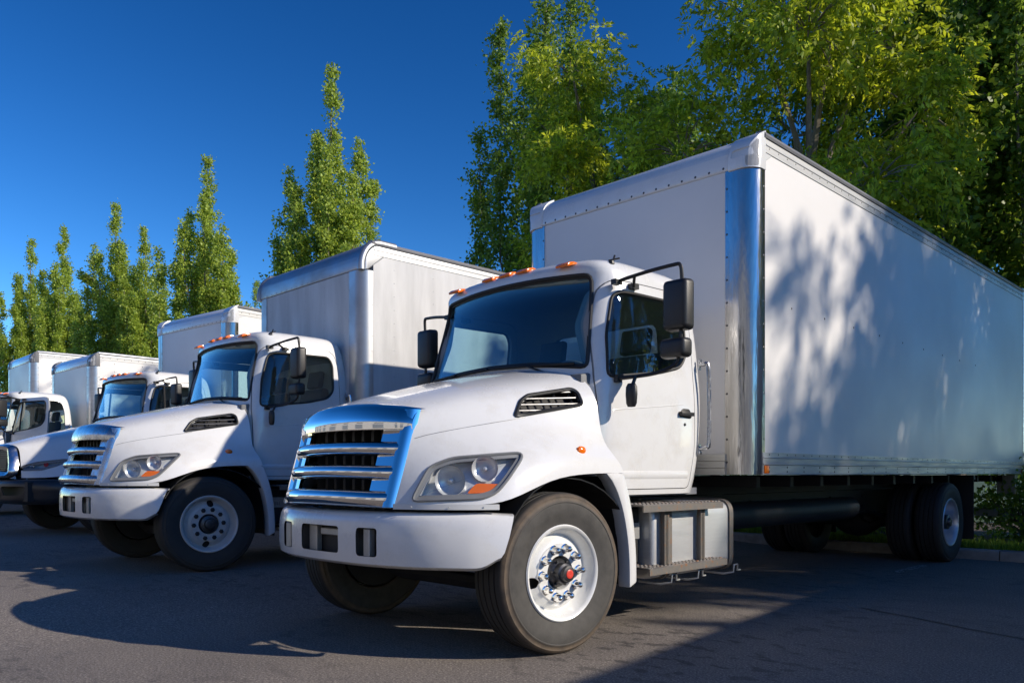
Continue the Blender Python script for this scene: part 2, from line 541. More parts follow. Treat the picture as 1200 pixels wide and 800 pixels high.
# tar seams across the paving, and a worn stall line
def wander(name, pts, w, mat, z=0.004):
    b = B(); rows = []
    P = []
    for (a, c) in zip(pts, pts[1:]):
        n = max(2, int((Vector(c) - Vector(a)).length / 0.15))
        P += [Vector(a).lerp(Vector(c), k / n) for k in range(n)]
    P.append(Vector(pts[-1]))
    off = 0
    for i, p in enumerate(P):
        t = (P[min(i + 1, len(P) - 1)] - P[max(i - 1, 0)]).normalized()
        nr = Vector((-t.y, t.x)); off = off * 0.8 + random.uniform(-0.012, 0.012)
        ww = w * random.uniform(0.75, 1.25)
        q = p + nr * off
        rows.append([(q.x - nr.x * ww, q.y - nr.y * ww, gz(q.x) + z), (q.x + nr.x * ww, q.y + nr.y * ww, gz(q.x) + z)])
    b.grid(rows)
    o = put(name, b.mesh(name, mat, recalc=False))
    o['kind'] = 'structure'
    return o
wander('pavement_seam', [(-2.6, 6.5), (1.0, 5.1), (6, 3.3)], 0.009, 'seam')
wander('pavement_seam', [(-9.0, 1.6), (-4.5, 0.55), (-1.5, 0.2)], 0.006, 'seam')

def stall_mat():
    m, nt, b = new_mat('worn_line_paint')
    n = noise(nt, 30, 6)
    r = ramp(nt, n.outputs['Fac'], [(0.46, (0.06, 0.055, 0.05)), (0.58, (0.5, 0.49, 0.46))])
    nt.links.new(r.outputs[0], b.inputs['Base Color'])
    b.inputs['Roughness'].default_value = 0.8
    return m
MAT['line'] = stall_mat()
for x, y0, y1 in ((-3.28, 9.1, 10.0), (-7.0, 4.5, 11.1)):
    b = B(); b.grid([[(x - 0.05, y, gz(x) + 0.005), (x + 0.05, y, gz(x) + 0.005)] for y in (y0, (y0 + y1) / 2, y1)])
    o = put('stall_line', b.mesh('stall_line', 'line', recalc=False)); o['kind'] = 'structure'

# the long pale warehouse across the lot, behind the camera: its sunlit wall shows in the chrome
def warehouse():
    r = thing('warehouse', 'long pale warehouse across the lot, outside the frame, mirrored in the chrome grilles', 'building', (-12, -15, 0))
    MAT['stucco'] = simple('pale_stucco', (0.70, 0.67, 0.61), 0.85, vary=0.08, vscale=0.6, bmp=0.2, bscale=60)
    MAT['dockdoor'] = simple('dock_door', (0.30, 0.32, 0.34), 0.5, vary=0.1)
    put('wall', B().box(-55, 55, -30, 0, -.3, 7.6).mesh('wall', 'stucco'), r)
    put('parapet', B().box(-55.2, 55.2, -30.2, .2, 7.6, 8.0).mesh('parapet', 'dockdoor'), r)
    dm = bevelled(B().box(-1.6, 1.6, .002, .10, .9, 4.3), 'dock_door', 'dockdoor', .04, 1)
    wm = bevelled(B().box(-1.4, 1.4, .002, .06, 5.2, 6.4), 'window', 'dark', .03, 1)
    for k in range(15):
        x = -49 + k * 7
        put('dock_door', dm, r, (x, 0, 0))
        put('window', wm, r, (x, 0, 0))
warehouse()

# ------------------------------------------------------------------ truck parts, in truck coordinates:
# origin on the ground under the middle of the front axle, +X the truck's left, +Y to its rear
AXLE = 0.095
TR = 0.483

def mirror_rows(half):
    return [[(-x, y, z) for (x, y, z) in r[:0:-1]] + list(r) for r in half]

HOOD_A = [
 [(0, -.73, 1.505), (.3, -.705, 1.492), (.57, -.62, 1.438), (.6, -.635, 1.365), (.6, -.665, 1.25), (.6, -.70, 1.12), (.595, -.74, 1.0), (.59, -.775, .9)],
 [(0, -.42, 1.595), (.33, -.41, 1.585), (.66, -.37, 1.53), (.70, -.42, 1.42), (.735, -.5, 1.28), (.76, -.58, 1.15), (.77, -.66, 1.02), (.77, -.70, .9)],
 [(0, -.12, 1.675), (.36, -.12, 1.66), (.72, -.1, 1.60), (.80, -.14, 1.46), (.86, -.24, 1.31), (.93, -.35, 1.20), (.99, -.46, 1.07), (1.0, -.51, .9)],
 [(0, .1, 1.73), (.38, .1, 1.715), (.76, .1, 1.65), (.86, .08, 1.49), (.92, .0, 1.33), (1.02, -.1, 1.225), (1.09, -.24, 1.09), (1.10, -.33, .915)],
 [(0, .27, 1.765), (.39, .27, 1.75), (.79, .27, 1.68), (.89, .26, 1.51), (.94, .22, 1.35), (1.04, .14, 1.245), (1.11, .02, 1.15), (1.12, -.02, 1.05)],
 [(0, .44, 1.80), (.41, .44, 1.785), (.82, .44, 1.71), (.92, .44, 1.53), (.95, .43, 1.37), (1.03, .4, 1.25), (1.11, .34, 1.16), (1.12, .32, 1.08)],
 [(0, .50, 1.815), (.42, .52, 1.805), (.86, .60, 1.745), (.962, .61, 1.55), (.972, .615, 1.37), (1.02, .62, 1.25), (1.10, .66, 1.16), (1.12, .68, 1.08)],
]
HOOD_B = [
 [(0, -1.02, 1.36), (.2, -1.01, 1.355), (.38, -.96, 1.33), (.43, -.95, 1.25), (.47, -.955, 1.16), (.50, -.96, 1.06), (.53, -.965, .97), (.55, -.97, .86)],
 [(0, -.62, 1.49), (.28, -.61, 1.48), (.56, -.56, 1.43), (.62, -.60, 1.34), (.67, -.66, 1.23), (.71, -.73, 1.11), (.75, -.80, 1.0), (.77, -.83, .86)],
 [(0, -.25, 1.59), (.33, -.25, 1.575), (.66, -.22, 1.53), (.75, -.26, 1.43), (.83, -.34, 1.31), (.92, -.42, 1.2), (.99, -.52, 1.06), (1.01, -.57, .88)],
 [(0, .05, 1.67), (.36, .05, 1.655), (.73, .05, 1.61), (.83, .04, 1.49), (.92, -.02, 1.35), (1.02, -.12, 1.24), (1.09, -.26, 1.1), (1.10, -.34, .93)],
 [(0, .24, 1.71), (.38, .24, 1.70), (.77, .24, 1.65), (.88, .24, 1.51), (.95, .2, 1.37), (1.04, .14, 1.25), (1.11, .02, 1.15), (1.12, -.02, 1.05)],
 [(0, .42, 1.75), (.40, .42, 1.74), (.81, .42, 1.69), (.92, .42, 1.53), (.96, .41, 1.38), (1.04, .38, 1.26), (1.11, .34, 1.16), (1.12, .32, 1.08)],
 [(0, .50, 1.775), (.42, .52, 1.77), (.86, .60, 1.735), (.962, .61, 1.55), (.972, .615, 1.38), (1.02, .62, 1.26), (1.10, .66, 1.16), (1.12, .68, 1.08)],
]
HT = Vector((.783, .622, 0)); HN = Vector((.622, -.783, 0))      # tangent and outward normal of a headlight
HEAD_A = [(.095, .922), (.188, 1.118), (.311, 1.167), (.69, 1.200), (.705, 1.17), (.64, 1.05), (.577, .966), (.50, .937)]
HEAD_B = [(-.25, .965), (-.16, 1.04), (.02, 1.09), (.40, 1.135), (.44, 1.12), (.32, 1.04), (.12, .975)]
VENT = [(-.052, 1.425), (.03, 1.525), (.10, 1.565), (.45, 1.628), (.485, 1.61), (.49, 1.525)]

def hood_meshes(which):
    half = HOOD_A if which == 'A' else HOOD_B
    head = HEAD_A if which == 'A' else HEAD_B
    b = B(); b.grid(mirror_rows(half))
    base = b.mesh('hood', ['paint', 'liner'], recalc=False)
    surf = bake(base, [('SUBSURF', dict(levels=2, render_levels=2, boundary_smooth='PRESERVE_CORNERS'))])
    bv = BVHTree.FromPolygons([v.co for v in surf.vertices], [p.vertices for p in surf.polygons])
    shell = bake(surf, [('SOLIDIFY', dict(thickness=0.022, offset=-1, material_offset=1))])
    cuts = []
    for sx in (1, -1):
        hp = rounded(head, 0.04, 3)
        pts = [HT * u + HN * 1.15 + Vector((0, 0, z)) for u, z in hp]
        n = -HN * 0.62
        pts = [(p.x * sx, p.y, p.z) for p in pts]
        cb = B(); cb.prism_dir(pts, (n.x * sx, n.y, 0))
        cuts.append((cb.mesh('c', 'black'), 'DIFFERENCE'))
        if which == 'A':
            cb = B(); cb.prism(rounded(VENT, 0.02, 3), 'x', 0.80 * sx, 1.15 * sx)
            cuts.append((cb.mesh('c', 'black'), 'DIFFERENCE'))
    hood = bake(shell, [('CUT', cuts)])
    return hood, bv

def ray_head(bv, u, z):
    o = HT * u + HN * 2.0 + Vector((0, 0, z))
    h = bv.ray_cast(o, -HN)
    return h[0] if h[0] else HT * u + HN * 0.95 + Vector((0, 0, z))

def ray_x(bv, y, z, sx=1):
    h = bv.ray_cast(Vector((3 * sx, y, z)), Vector((-sx, 0, 0)))
    return h[0] if h[0] else Vector((0.95 * sx, y, z))

def ray_y(bv, x, z):
    h = bv.ray_cast(Vector((x, -4, z)), Vector((0, 1, 0)))
    return h[0] if h[0] else Vector((x, 0.7, z))

def headlight_meshes(bv, head):
    """bezel, lens, housing, reflector bowls, turn signal - all lying in the opening of the fender"""
    out = {}
    dn = dense(rounded(head, 0.04, 3), 0.05)
    ins = inset(dn, 0.028)
    b = B()
    rim = [ray_head(bv, u, z) for u, z in dn]
    b.tube([p + HN * 0.004 for p in rim], 0.009, 6, True)
    n = len(dn)
    r2 = [ray_head(bv, u, z) - HN * 0.012 for u, z in ins]
    b.add([p + HN * 0.003 for p in rim] + r2, [(i, (i + 1) % n, n + (i + 1) % n, n + i) for i in range(n)])
    out['bezel'] = b.mesh('bezel', 'greybezel')
    cu = sum(p[0] for p in dn) / n; cz = sum(p[1] for p in dn) / n
    def rings(depth, scales, src):
        vs = []; fs = []
        for s in scales:
            for u, z in src:
                q = ray_head(bv, cu + (u - cu) * s, cz + (z - cz) * s)
                vs.append(q - HN * depth)
        m = len(src)
        for k in range(len(scales) - 1):
            fs += [(k * m + i, k * m + (i + 1) % m, (k + 1) * m + (i + 1) % m, (k + 1) * m + i) for i in range(m)]
        fs.append([(len(scales) - 1) * m + i for i in range(m)])
        return vs, fs
    b = B(); b.add(*rings(0.010, (1.0, 0.75, 0.5, 0.25, 0.08), ins))
    out['lens'] = b.mesh('lens', 'lens')
    b = B(); b.add(*rings(0.085, (1.0, 0.7, 0.4, 0.1), ins))
    front = [ray_head(bv, u, z) - HN * 0.014 for u, z in ins]
    back = [ray_head(bv, u, z) - HN * 0.085 for u, z in ins]
    b.add(front + back, [(i, (i + 1) % n, n + (i + 1) % n, n + i) for i in range(n)])
    out['housing'] = b.mesh('housing', 'reflector')
    return out
MAT['greybezel'] = simple('grey_bezel', (0.20, 0.205, 0.21), 0.35, vary=0.1)
MAT['reflector'] = simple('reflector_silver', (0.74, 0.74, 0.74), 0.3, 0.35, vary=0.15, vscale=12)

def bowl(c, nrm, r, depth, mat, name):
    """a reflector bowl opening along nrm, with a bulb"""
    b = B()
    prof = [(r, 0.0), (r * 0.95, -depth * 0.25), (r * 0.75, -depth * 0.6), (r * 0.4, -depth * 0.9), (r * 0.18, -depth), (r * 0.16, -depth * 0.3), (0.001, -depth * 0.22)]
    b.lathe(prof, 24, axis='z')
    q = Vector(nrm).to_track_quat('Z', 'Y').to_matrix()
    b.v = [tuple(Vector(c) + q @ Vector(v)) for v in b.v]
    return b.mesh(name, mat)

# cab shell ------------------------------------------------------
CAB = [(.93, .60, .05, .90, .955, 1.82), (1.0, .59, .05, .91, .97, 1.85), (1.3, .57, .06, .91, .985, 1.90), (1.6, .54, .10, .90, .985, 1.92),
       (1.74, .52, .14, .895, .975, 1.92), (1.80, .525, .15, .89, .968, 1.92), (2.0, .575, .15, .866, .955, 1.91), (2.25, .635, .15, .836, .93, 1.89),
       (2.42, .672, .15, .812, .905, 1.86), (2.50, .655, .13, .80, .885, 1.83), (2.55, .68, .12, .765, .855, 1.79), (2.585, .75, .11, .70, .79, 1.70), (2.605, .88, .08, .55, .63, 1.55)]
DOOR = [(.665, .965), (.66, 1.72), (.72, 2.10), (.80, 2.36), (.87, 2.415), (1.60, 2.43), (1.69, 2.38), (1.73, 2.2), (1.74, 1.25), (1.68, .965)]
DWIN = [(.735, 1.725), (1.30, 1.80), (1.56, 1.86), (1.645, 1.95), (1.65, 2.26), (1.60, 2.345), (.93, 2.335), (.86, 2.30), (.775, 2.02)]
WSH = [(-.835, 1.79), (-.4, 1.835), (0, 1.845), (.4, 1.835), (.835, 1.79), (.755, 2.455), (.4, 2.465), (0, 2.468), (-.4, 2.465), (-.755, 2.455)]
RWIN = [(-.55, 1.86), (.55, 1.86), (.55, 2.28), (-.55, 2.28)]

def cab_surface(ins=0.0):
    rows = []
    for (z, yf, bow, hwf, hw, yr) in CAB:
        yf += ins; hwf -= ins * 0.8; hw -= ins; yr -= ins
        if ins and z > 2.4: z -= ins
        half = [(hwf * k, yf + bow * k * k) for k in (0, .3, .6, .82, .95)]
        yc = yf + bow
        half += [(hwf + (hw - hwf) * .25, yc + .025), (hwf + (hw - hwf) * .7, yc + .085), (hw, yc + .22)]
        half += [(hw, yc + .22 + (yr - .22 - yc - .22) * k) for k in (.33, .66, 1)]
        half += [(hw - .006, yr - .12), (hw - .035, yr - .04), (hw - .11, yr - .005), (hw * .5, yr), (0, yr)]
        rows.append([(-x, y, z) for x, y in half[::-1]] + [(x, y, z) for x, y in half[1:-1]])
    m = len(rows[0])
    b = B()
    b.add([p for r in rows for p in r], [(i * m + j, i * m + (j + 1) % m, (i + 1) * m + (j + 1) % m, (i + 1) * m + j) for i in range(len(rows) - 1) for j in range(m)])
    top = (len(rows) - 1) * m
    cz = len(b.v)
    b.v.append((0, 1.2, rows[-1][0][2] + .006))
    b.f += [[top + j, top + (j + 1) % m, cz] for j in range(m)]
    return b

def cab_meshes():
    base = cab_surface().mesh('cab', ['paint', 'dark'], recalc=True)
    surf = bake(base, [('SUBSURF', dict(levels=1, render_levels=1))])
    bv = BVHTree.FromPolygons([v.co for v in surf.vertices], [p.vertices for p in surf.polygons])
    shell = bake(surf, [('SOLIDIFY', dict(thickness=0.035, offset=-1, material_offset=1))])
    gsurf = bake(cab_surface(0.014).mesh('g', 'glass', recalc=True), [('SUBSURF', dict(levels=1, render_levels=1)), ('SOLIDIFY', dict(thickness=0.006, offset=-1))])
    door = rounded(DOOR, .05, 3); dwin = rounded(DWIN, .05, 3); wsh = rounded(WSH, .05, 3); rwin = rounded(RWIN, .08, 3)
    def px(poly, a, c):
        b = B(); b.prism(poly, 'x', a, c); return b.mesh('c', ['dark', 'dark'])
    def py(poly, a, c):
        b = B(); b.prism(poly, 'y', a, c); return b.mesh('c', ['dark', 'dark'])
    out = {'bv': bv}
    out['cab'] = bake(shell, [('CUT', [(px(door, .6, 1.3), 'DIFFERENCE'), (px(door, -.6, -1.3), 'DIFFERENCE'), (py(wsh, .2, 1.12), 'DIFFERENCE'), (py(rwin, 1.6, 2.2), 'DIFFERENCE')])])
    dm = bake(shell, [('CUT', [(px(inset(door, .006), .6, 1.3), 'INTERSECT'), (px(dwin, .5, 1.4), 'DIFFERENCE')])])
    out['door'] = dm
    out['door_glass'] = bake(gsurf, [('CUT', [(px(inset(dwin, .001), .6, 1.3), 'INTERSECT')])])
    gws = bake(gsurf, [('CUT', [(py(inset(wsh, .001), .2, 1.12), 'INTERSECT')])])
    gws.materials.clear(); gws.materials.append(MAT['windshield'])
    out['windshield'] = gws
    out['rear_glass'] = bake(gsurf, [('CUT', [(py(inset(rwin, .001), 1.6, 2.2), 'INTERSECT')])])
    b = B(); b.tube([ray_x(bv, y, z) + Vector((.002, 0, 0)) for y, z in dense(dwin)], .011, 6, True)
    out['door_trim'] = b.mesh('window_trim', 'rubber')
    # wide black band round the windshield
    pts = [ray_y(bv, x, z) for x, z in dense(wsh)]
    b = B(); b.tube([p + Vector((0, -.002, 0)) for p in pts], .012, 6, True)
    inn = [ray_y(bv, x, z) + Vector((0, .008, 0)) for x, z in inset(dense(wsh), .024)]
    n = len(pts)
    b.add([p + Vector((0, .004, 0)) for p in pts] + inn, [(i, (i + 1) % n, n + (i + 1) % n, n + i) for i in range(n)])
    out['ws_trim'] = b.mesh('windshield_seal', 'rubber')
    return out
HINGE = Vector((.975, .68, 0))

def shift(me, d):
    me = me.copy()
    me.transform(Matrix.Translation(-Vector(d)))
    return me

def sweep_plan(curve, prof, ends=0.0):
    """profile (out, z) swept along a plan curve [(x, y)], out measured along the curve's outward normal"""
    rows = []
    n = len(curve)
    for i, (x, y) in enumerate(curve):
        t = Vector(curve[min(i + 1, n - 1)]) - Vector(curve[max(i - 1, 0)])
        t.normalize()
        nr = Vector((t.y, -t.x))
        kk = smoothstep(1.02, 1.15, abs(x)) if ends else 0
        rows.append([(x + nr.x * o, y + nr.y * o + ends * (abs(x) ** 6) * (z - .7), z + (.06 * kk * kk if z < .60 else (.02 * kk if z < .7 else -.010 * kk * (z > .84)))) for o, z in prof])
    b = B(); b.grid(rows)
    return b

def smooth_curve(pts, k=4):
    P = [Vector(p) for p in pts]; out = []
    n = len(P)
    for i in range(n - 1):
        p0, p1, p2, p3 = P[max(i - 1, 0)], P[i], P[i + 1], P[min(i + 2, n - 1)]
        for j in range(k):
            t = j / k
            q = 0.5 * ((2 * p1) + (p2 - p0) * t + (2 * p0 - 5 * p1 + 4 * p2 - p3) * t * t + (3 * p1 - p0 - 3 * p2 + p3) * t ** 3)
            out.append(tuple(q))
    out.append(tuple(P[-1]))
    return out

def bumper_mesh(which):
    if which == 'A':
        half = [(0, -.885), (.3, -.872), (.5, -.838), (.7, -.768), (.85, -.683), (1.0, -.56), (1.085, -.465), (1.14, -.39)]
        prof = [(-.10, .535), (-.03, .538), (-.004, .556), (.006, .62), (.008, .72), (.004, .775), (-.003, .812), (-.016, .838), (-.038, .853), (-.075, .858), (-.12, .858)]
        mat = 'paint'
    else:
        half = [(0, -1.16), (.3, -1.14), (.55, -1.09), (.75, -1.0), (.9, -.89), (1.02, -.76), (1.10, -.62)]
        prof = [(-.16, .47), (-.09, .475), (-.05, .50), (-.015, .56), (-.01, .64), (.0, .66), (.008, .72), (.004, .78), (-.02, .82), (-.05, .835), (-.14, .84)]
        mat = 'bumperblack'
    curve = smooth_curve([(-x, y) for x, y in half[:0:-1]] + half)
    b = sweep_plan(curve, prof, 0.16)
    # rear lip drops to round the ends
    me = bake(b.mesh('bumper', [mat, 'black'], recalc=True), [('SOLIDIFY', dict(thickness=0.014, offset=-1, material_offset=1))], 40)
    cuts = []
    if which == 'A':
        for x0, x1, z0, z1 in ((-.22, .20, .605, .765), (.365, .525, .60, .765), (-.525, -.365, .60, .765)):
            cb = B(); cb.prism(rounded([(x0, z0), (x1, z0), (x1, z1), (x0, z1)], .025, 3), 'y', -1.2, -.6)
            cuts.append((cb.mesh('c', ['black', 'black']), 'DIFFERENCE'))
    else:
        for s in (1, -1):
            cb = B(); cb.prism(rounded([(.30 * s, .60), (.66 * s, .61), (.78 * s, .68), (.74 * s, .735), (.30 * s, .735)], .03, 3), 'y', -1.4, -.7)
            cuts.append((cb.mesh('c', ['black', 'black']), 'DIFFERENCE'))
    return bake(me, [('CUT', cuts)], 40)
MAT['bumperblack'] = simple('black_bumper_plastic', (0.03, 0.031, 0.034), 0.32, vary=0.3, vscale=4)

# grille ---------------------------------------------------------
def gy(x, z):
    k = (1.48 - z) / .58
    return -.735 - .165 * k + .115 * (abs(x) / .6) ** 2.4

def grille_parts(root, which, chrome):
    if which == 'A':
        def surround():
            b = B()
            xsn = [-.605 + 1.21 * i / 28 for i in range(29)]
            # deep top band, bulging forward, rolled back onto the hood
            zs = [(1.325, .035), (1.33, -.012), (1.36, -.024), (1.39, -.024), (1.42, -.016), (1.442, -.003), (1.455, .02), (1.46, .05)]
            b.grid([[(x, gy(x, z) + d + .03 * max(0, abs(x) / .605 - .93) / .07, z + (z - 1.30) * .30 * (1 - (abs(x) / .6) ** 2.2)) for z, d in zs] for x in xsn])
            for s in (1, -1):
                # recessed end panel and outer frame on each side
                zz = [1.452 - .567 * i / 14 for i in range(15)]
                b.grid([[(s * x, gy(x, z) + d, z) for x, d in ((.40, .055), (.405, .03), (.50, .022), (.54, .018), (.55, -.006), (.575, -.01), (.60, .004), (.608, .04))] for z in zz])
            return b.mesh('grille', chrome, 40)
        g = put('grille', M('grilleA' + chrome, surround), root)
        def bar(zc, hh):
            def f():
                b = B()
                xsn = [-.565 + 1.13 * i / 28 for i in range(29)]
                rows = []
                for x in xsn:
                    e = min(1, (0.60 - abs(x)) / .10)
                    sec = []
                    for a in range(9):
                        t = math.pi * a / 8 - math.pi / 2
                        sec.append((x, gy(x, zc) + .028 - .055 * math.cos(t) * (0.45 + .55 * e), zc + hh * math.sin(t) + .010 * (1 - (abs(x) / .56) ** 2)))
                    rows.append(sec)
                b.grid(rows)
                n = len(rows)
                b.f.append(list(range(9))); b.f.append([(n - 1) * 9 + k for k in range(9)])
                return b.mesh('grille_bar', chrome, 50)
            return f
        for zc, hh in ((1.218, .043), (1.078, .043), (.925, .049)):
            put('grille_bar', M('gbar%s%.2f' % (chrome, zc), bar(zc, hh)), g)
        def core():
            b = B()
            b.box(-.52, .52, -.56, -.50, .80, 1.40)
            return b.mesh('radiator', 'black')
        put('radiator', M('radA', core), root)
        def fins():
            b = B()
            for k in range(9):
                x = -.42 + k * .105
                b.box(x, x + .028, -.655, -.57, .86, 1.38)
            for k in range(46):
                z = .87 + k * .011
                b.box(-.15, .42, -.574, -.566, z, z + .004)
            return b.mesh('radiator_fins', 'fin')
        put('radiator_fins', M('finA', fins), root, kind='stuff')
    else:
        def gB(x, z):
            return -1.06 - .10 * (1.36 - z) / .5 + .06 * (abs(x) / .5) ** 2
        outl = [(-.34, 1.33), (-.15, 1.36), (.15, 1.36), (.34, 1.33), (.46, 1.10), (.50, .92), (.40, .86), (-.40, .86), (-.50, .92), (-.46, 1.10)]
        def surround():
            o = dense(rounded(outl, .06, 4), .05); i2 = inset(o, .085); i3 = inset(o, .10); i1 = inset(o, .03); n = len(o)
            b = B(); vs = []
            for poly, d in ((o, .09), (o, .02), (i1, -.02), (i2, .0), (i3, .05)):
                vs += [(x, gB(x, z) + d, z) for x, z in poly]
            b.add(vs, [(k * n + i, k * n + (i + 1) % n, (k + 1) * n + (i + 1) % n, (k + 1) * n + i) for k in range(4) for i in range(n)])
            return b.mesh('grille', 'chrome_worn', 50)
        g = put('grille', M('grilleB', surround), root)
        def meshb():
            b = B()
            i3 = inset(dense(rounded(outl, .06, 4), .05), .092)
            b.add([(x, gB(x, z) + .06, z) for x, z in i3], [list(range(len(i3)))])
            for k in range(14):
                z = .94 + k * .028
                hw = .36 - (z - .9) * .22
                b.box(-hw, hw, gB(0, z) + .03, gB(0, z) + .075, z, z + .008)
            return b.mesh('grille_mesh', 'alugrille')
        put('grille_mesh', M('gmeshB', meshb), g)
MAT['alugrille'] = simple('grey_grille_mesh', (0.22, 0.22, 0.22), 0.4, 0.5)

# wheels ---------------------------------------------------------
def tyre_mesh(mat):
    def f():
        h = .135
        side = [(.276, .112), (.285, .122), (.308, .128), (.345, .139), (.385, .146), (.42, .143), (.424, .146), (.430, .145), (.434, .141), (.452, .136), (.458, .137), (.466, .130), (.474, .121), (.480, .112)]
        tread = []
        gr = [(-.075, .011), (-.027, .011), (.027, .011), (.075, .011)]
        for c, w in gr[::-1]:
            tread += [(.4835, c + w / 2 + .001), (.470, c + w / 2 - .001), (.470, c - w / 2 + .001), (.4835, c - w / 2 - .001)]
        prof = side + tread + [(r, -x) for r, x in side[::-1]]
        b = B(); b.lathe(prof, 80)
        return b.mesh('tyre', mat, 30)
    return M('tyre' + mat, f)

def wheel(root, loc, outward, steer, kind, tyre, disc, nuts, roll=0.0, dual=False):
    """outward = +1 left side of the truck, -1 right side"""
    sx = 1 if outward > 0 else -1
    def rimf():
        b = B()
        if kind == 'front':
            prof = [(.300, .118), (.306, .128), (.300, .134), (.288, .130), (.280, .118), (.276, .098), (.262, .080), (.252, .058), (.244, .046), (.236, .05), (.222, .066), (.206, .083), (.188, .090), (.184, .098), (.11, .098), (.108, .09), (.106, .02)]
        else:
            prof = [(.300, .118), (.306, .128), (.300, .134), (.288, .130), (.280, .115), (.272, .08), (.262, .02), (.250, -.02), (.235, -.035), (.20, -.04), (.195, -.03), (.11, -.03), (.108, -.06), (.106, -.10)]
        b.lathe([(r * .945, x) for r, x in prof], 72)
        me = bake(b.mesh('wheel', disc, 40), [('SOLIDIFY', dict(thickness=.004, offset=0))], 40)
        if kind == 'front':
            cuts = []
            angs = (0.35,) if nuts == 'chromenut' else (0.0, math.pi)
            for a in angs:
                cb = B()
                a0 = math.pi + a if nuts == 'chromenut' else a + math.pi / 2
                pts = [(-.0, math.cos(a0) * .206 + .034 * math.cos(t), math.sin(a0) * .206 + .034 * math.sin(t)) for t in [2 * math.pi * k / 20 for k in range(20)]]
                cb.prism_dir(pts, (.2, 0, 0))
                cuts.append((cb.mesh('c', 'black'), 'DIFFERENCE'))
            me = bake(me, [('CUT', cuts)], 40)
        return me
    w = put('wheel', M('rim' + kind + disc + nuts, rimf), root, loc, (roll * sx, 0, steer), (sx, 1, 1))
    ty = put('tyre', tyre_mesh(tyre), w)
    if dual:
        put('tyre', tyre_mesh(tyre), w, (-.335, 0, 0))
    def backf():
        b = B(); b.lathe([(.001, .02 if kind == 'front' else -.09), (.25, .02 if kind == 'front' else -.09), (.262, -.05), (.262, -.12), (.001, -.12)], 40)
        return b.mesh('brake_drum', 'frame')
    put('brake_drum', M('drum' + kind, backf), w)
    x0 = .098 if kind == 'front' else -.03
    def hubf():
        b = B()
        if nuts == 'chromenut':
            b.lathe([(.09, x0 - .08), (.088, x0 - .02), (.075, x0 + .0), (.062, x0 + .012), (.06, x0 + .05), (.048, x0 + .058), (.046, x0 + .082), (.03, x0 + .086), (.001, x0 + .086)], 28)
            for k in range(6):
                a = k * math.pi / 3
                b.lathe([(.008, 0), (.008, .012), (.001, .013)], 6, (x0 + .004, .076 * math.cos(a), .076 * math.sin(a)))
        else:
            e = .02 if kind == 'front' else .13
            b.lathe([(.10, x0 - .08), (.098, x0 - .02), (.085, x0 + e), (.055, x0 + e + .008), (.048, x0 + e + .028), (.03, x0 + e + .032), (.001, x0 + e + .032)], 28)
        return b.mesh('hub', 'darkmetal', 30)
    put('hub', M('hub' + kind + nuts, hubf), w)
    if nuts == 'chromenut':
        def capf():
            b = B(); b.lathe([(.027, x0 + .082), (.027, x0 + .089), (.020, x0 + .092), (.012, x0 + .091), (.001, x0 + .091)], 20)
            return b.mesh('hub_cap', 'red')
        put('hub_cap', M('hcap', capf), w)
    def nutf():
        b = B()
        if nuts == 'chromenut':
            b.lathe([(.030, 0), (.030, .006), (.023, .010), (.0215, .034), (.019, .048), (.012, .057), (.001, .06)], 12)
            return b.mesh('lug_nut', 'chrome', 45)
        b.lathe([(.024, 0), (.024, .006), (.017, .008), (.017, .026), (.010, .028), (.010, .034), (.001, .035)], 6)
        return b.mesh('lug_nut', 'frame', 30)
    nm = M('nut' + nuts, nutf)
    for k in range(10):
        a = k * math.pi / 5 + .16
        put('lug_nut', nm, w, (x0, .148 * math.cos(a), .148 * math.sin(a)))
    return w

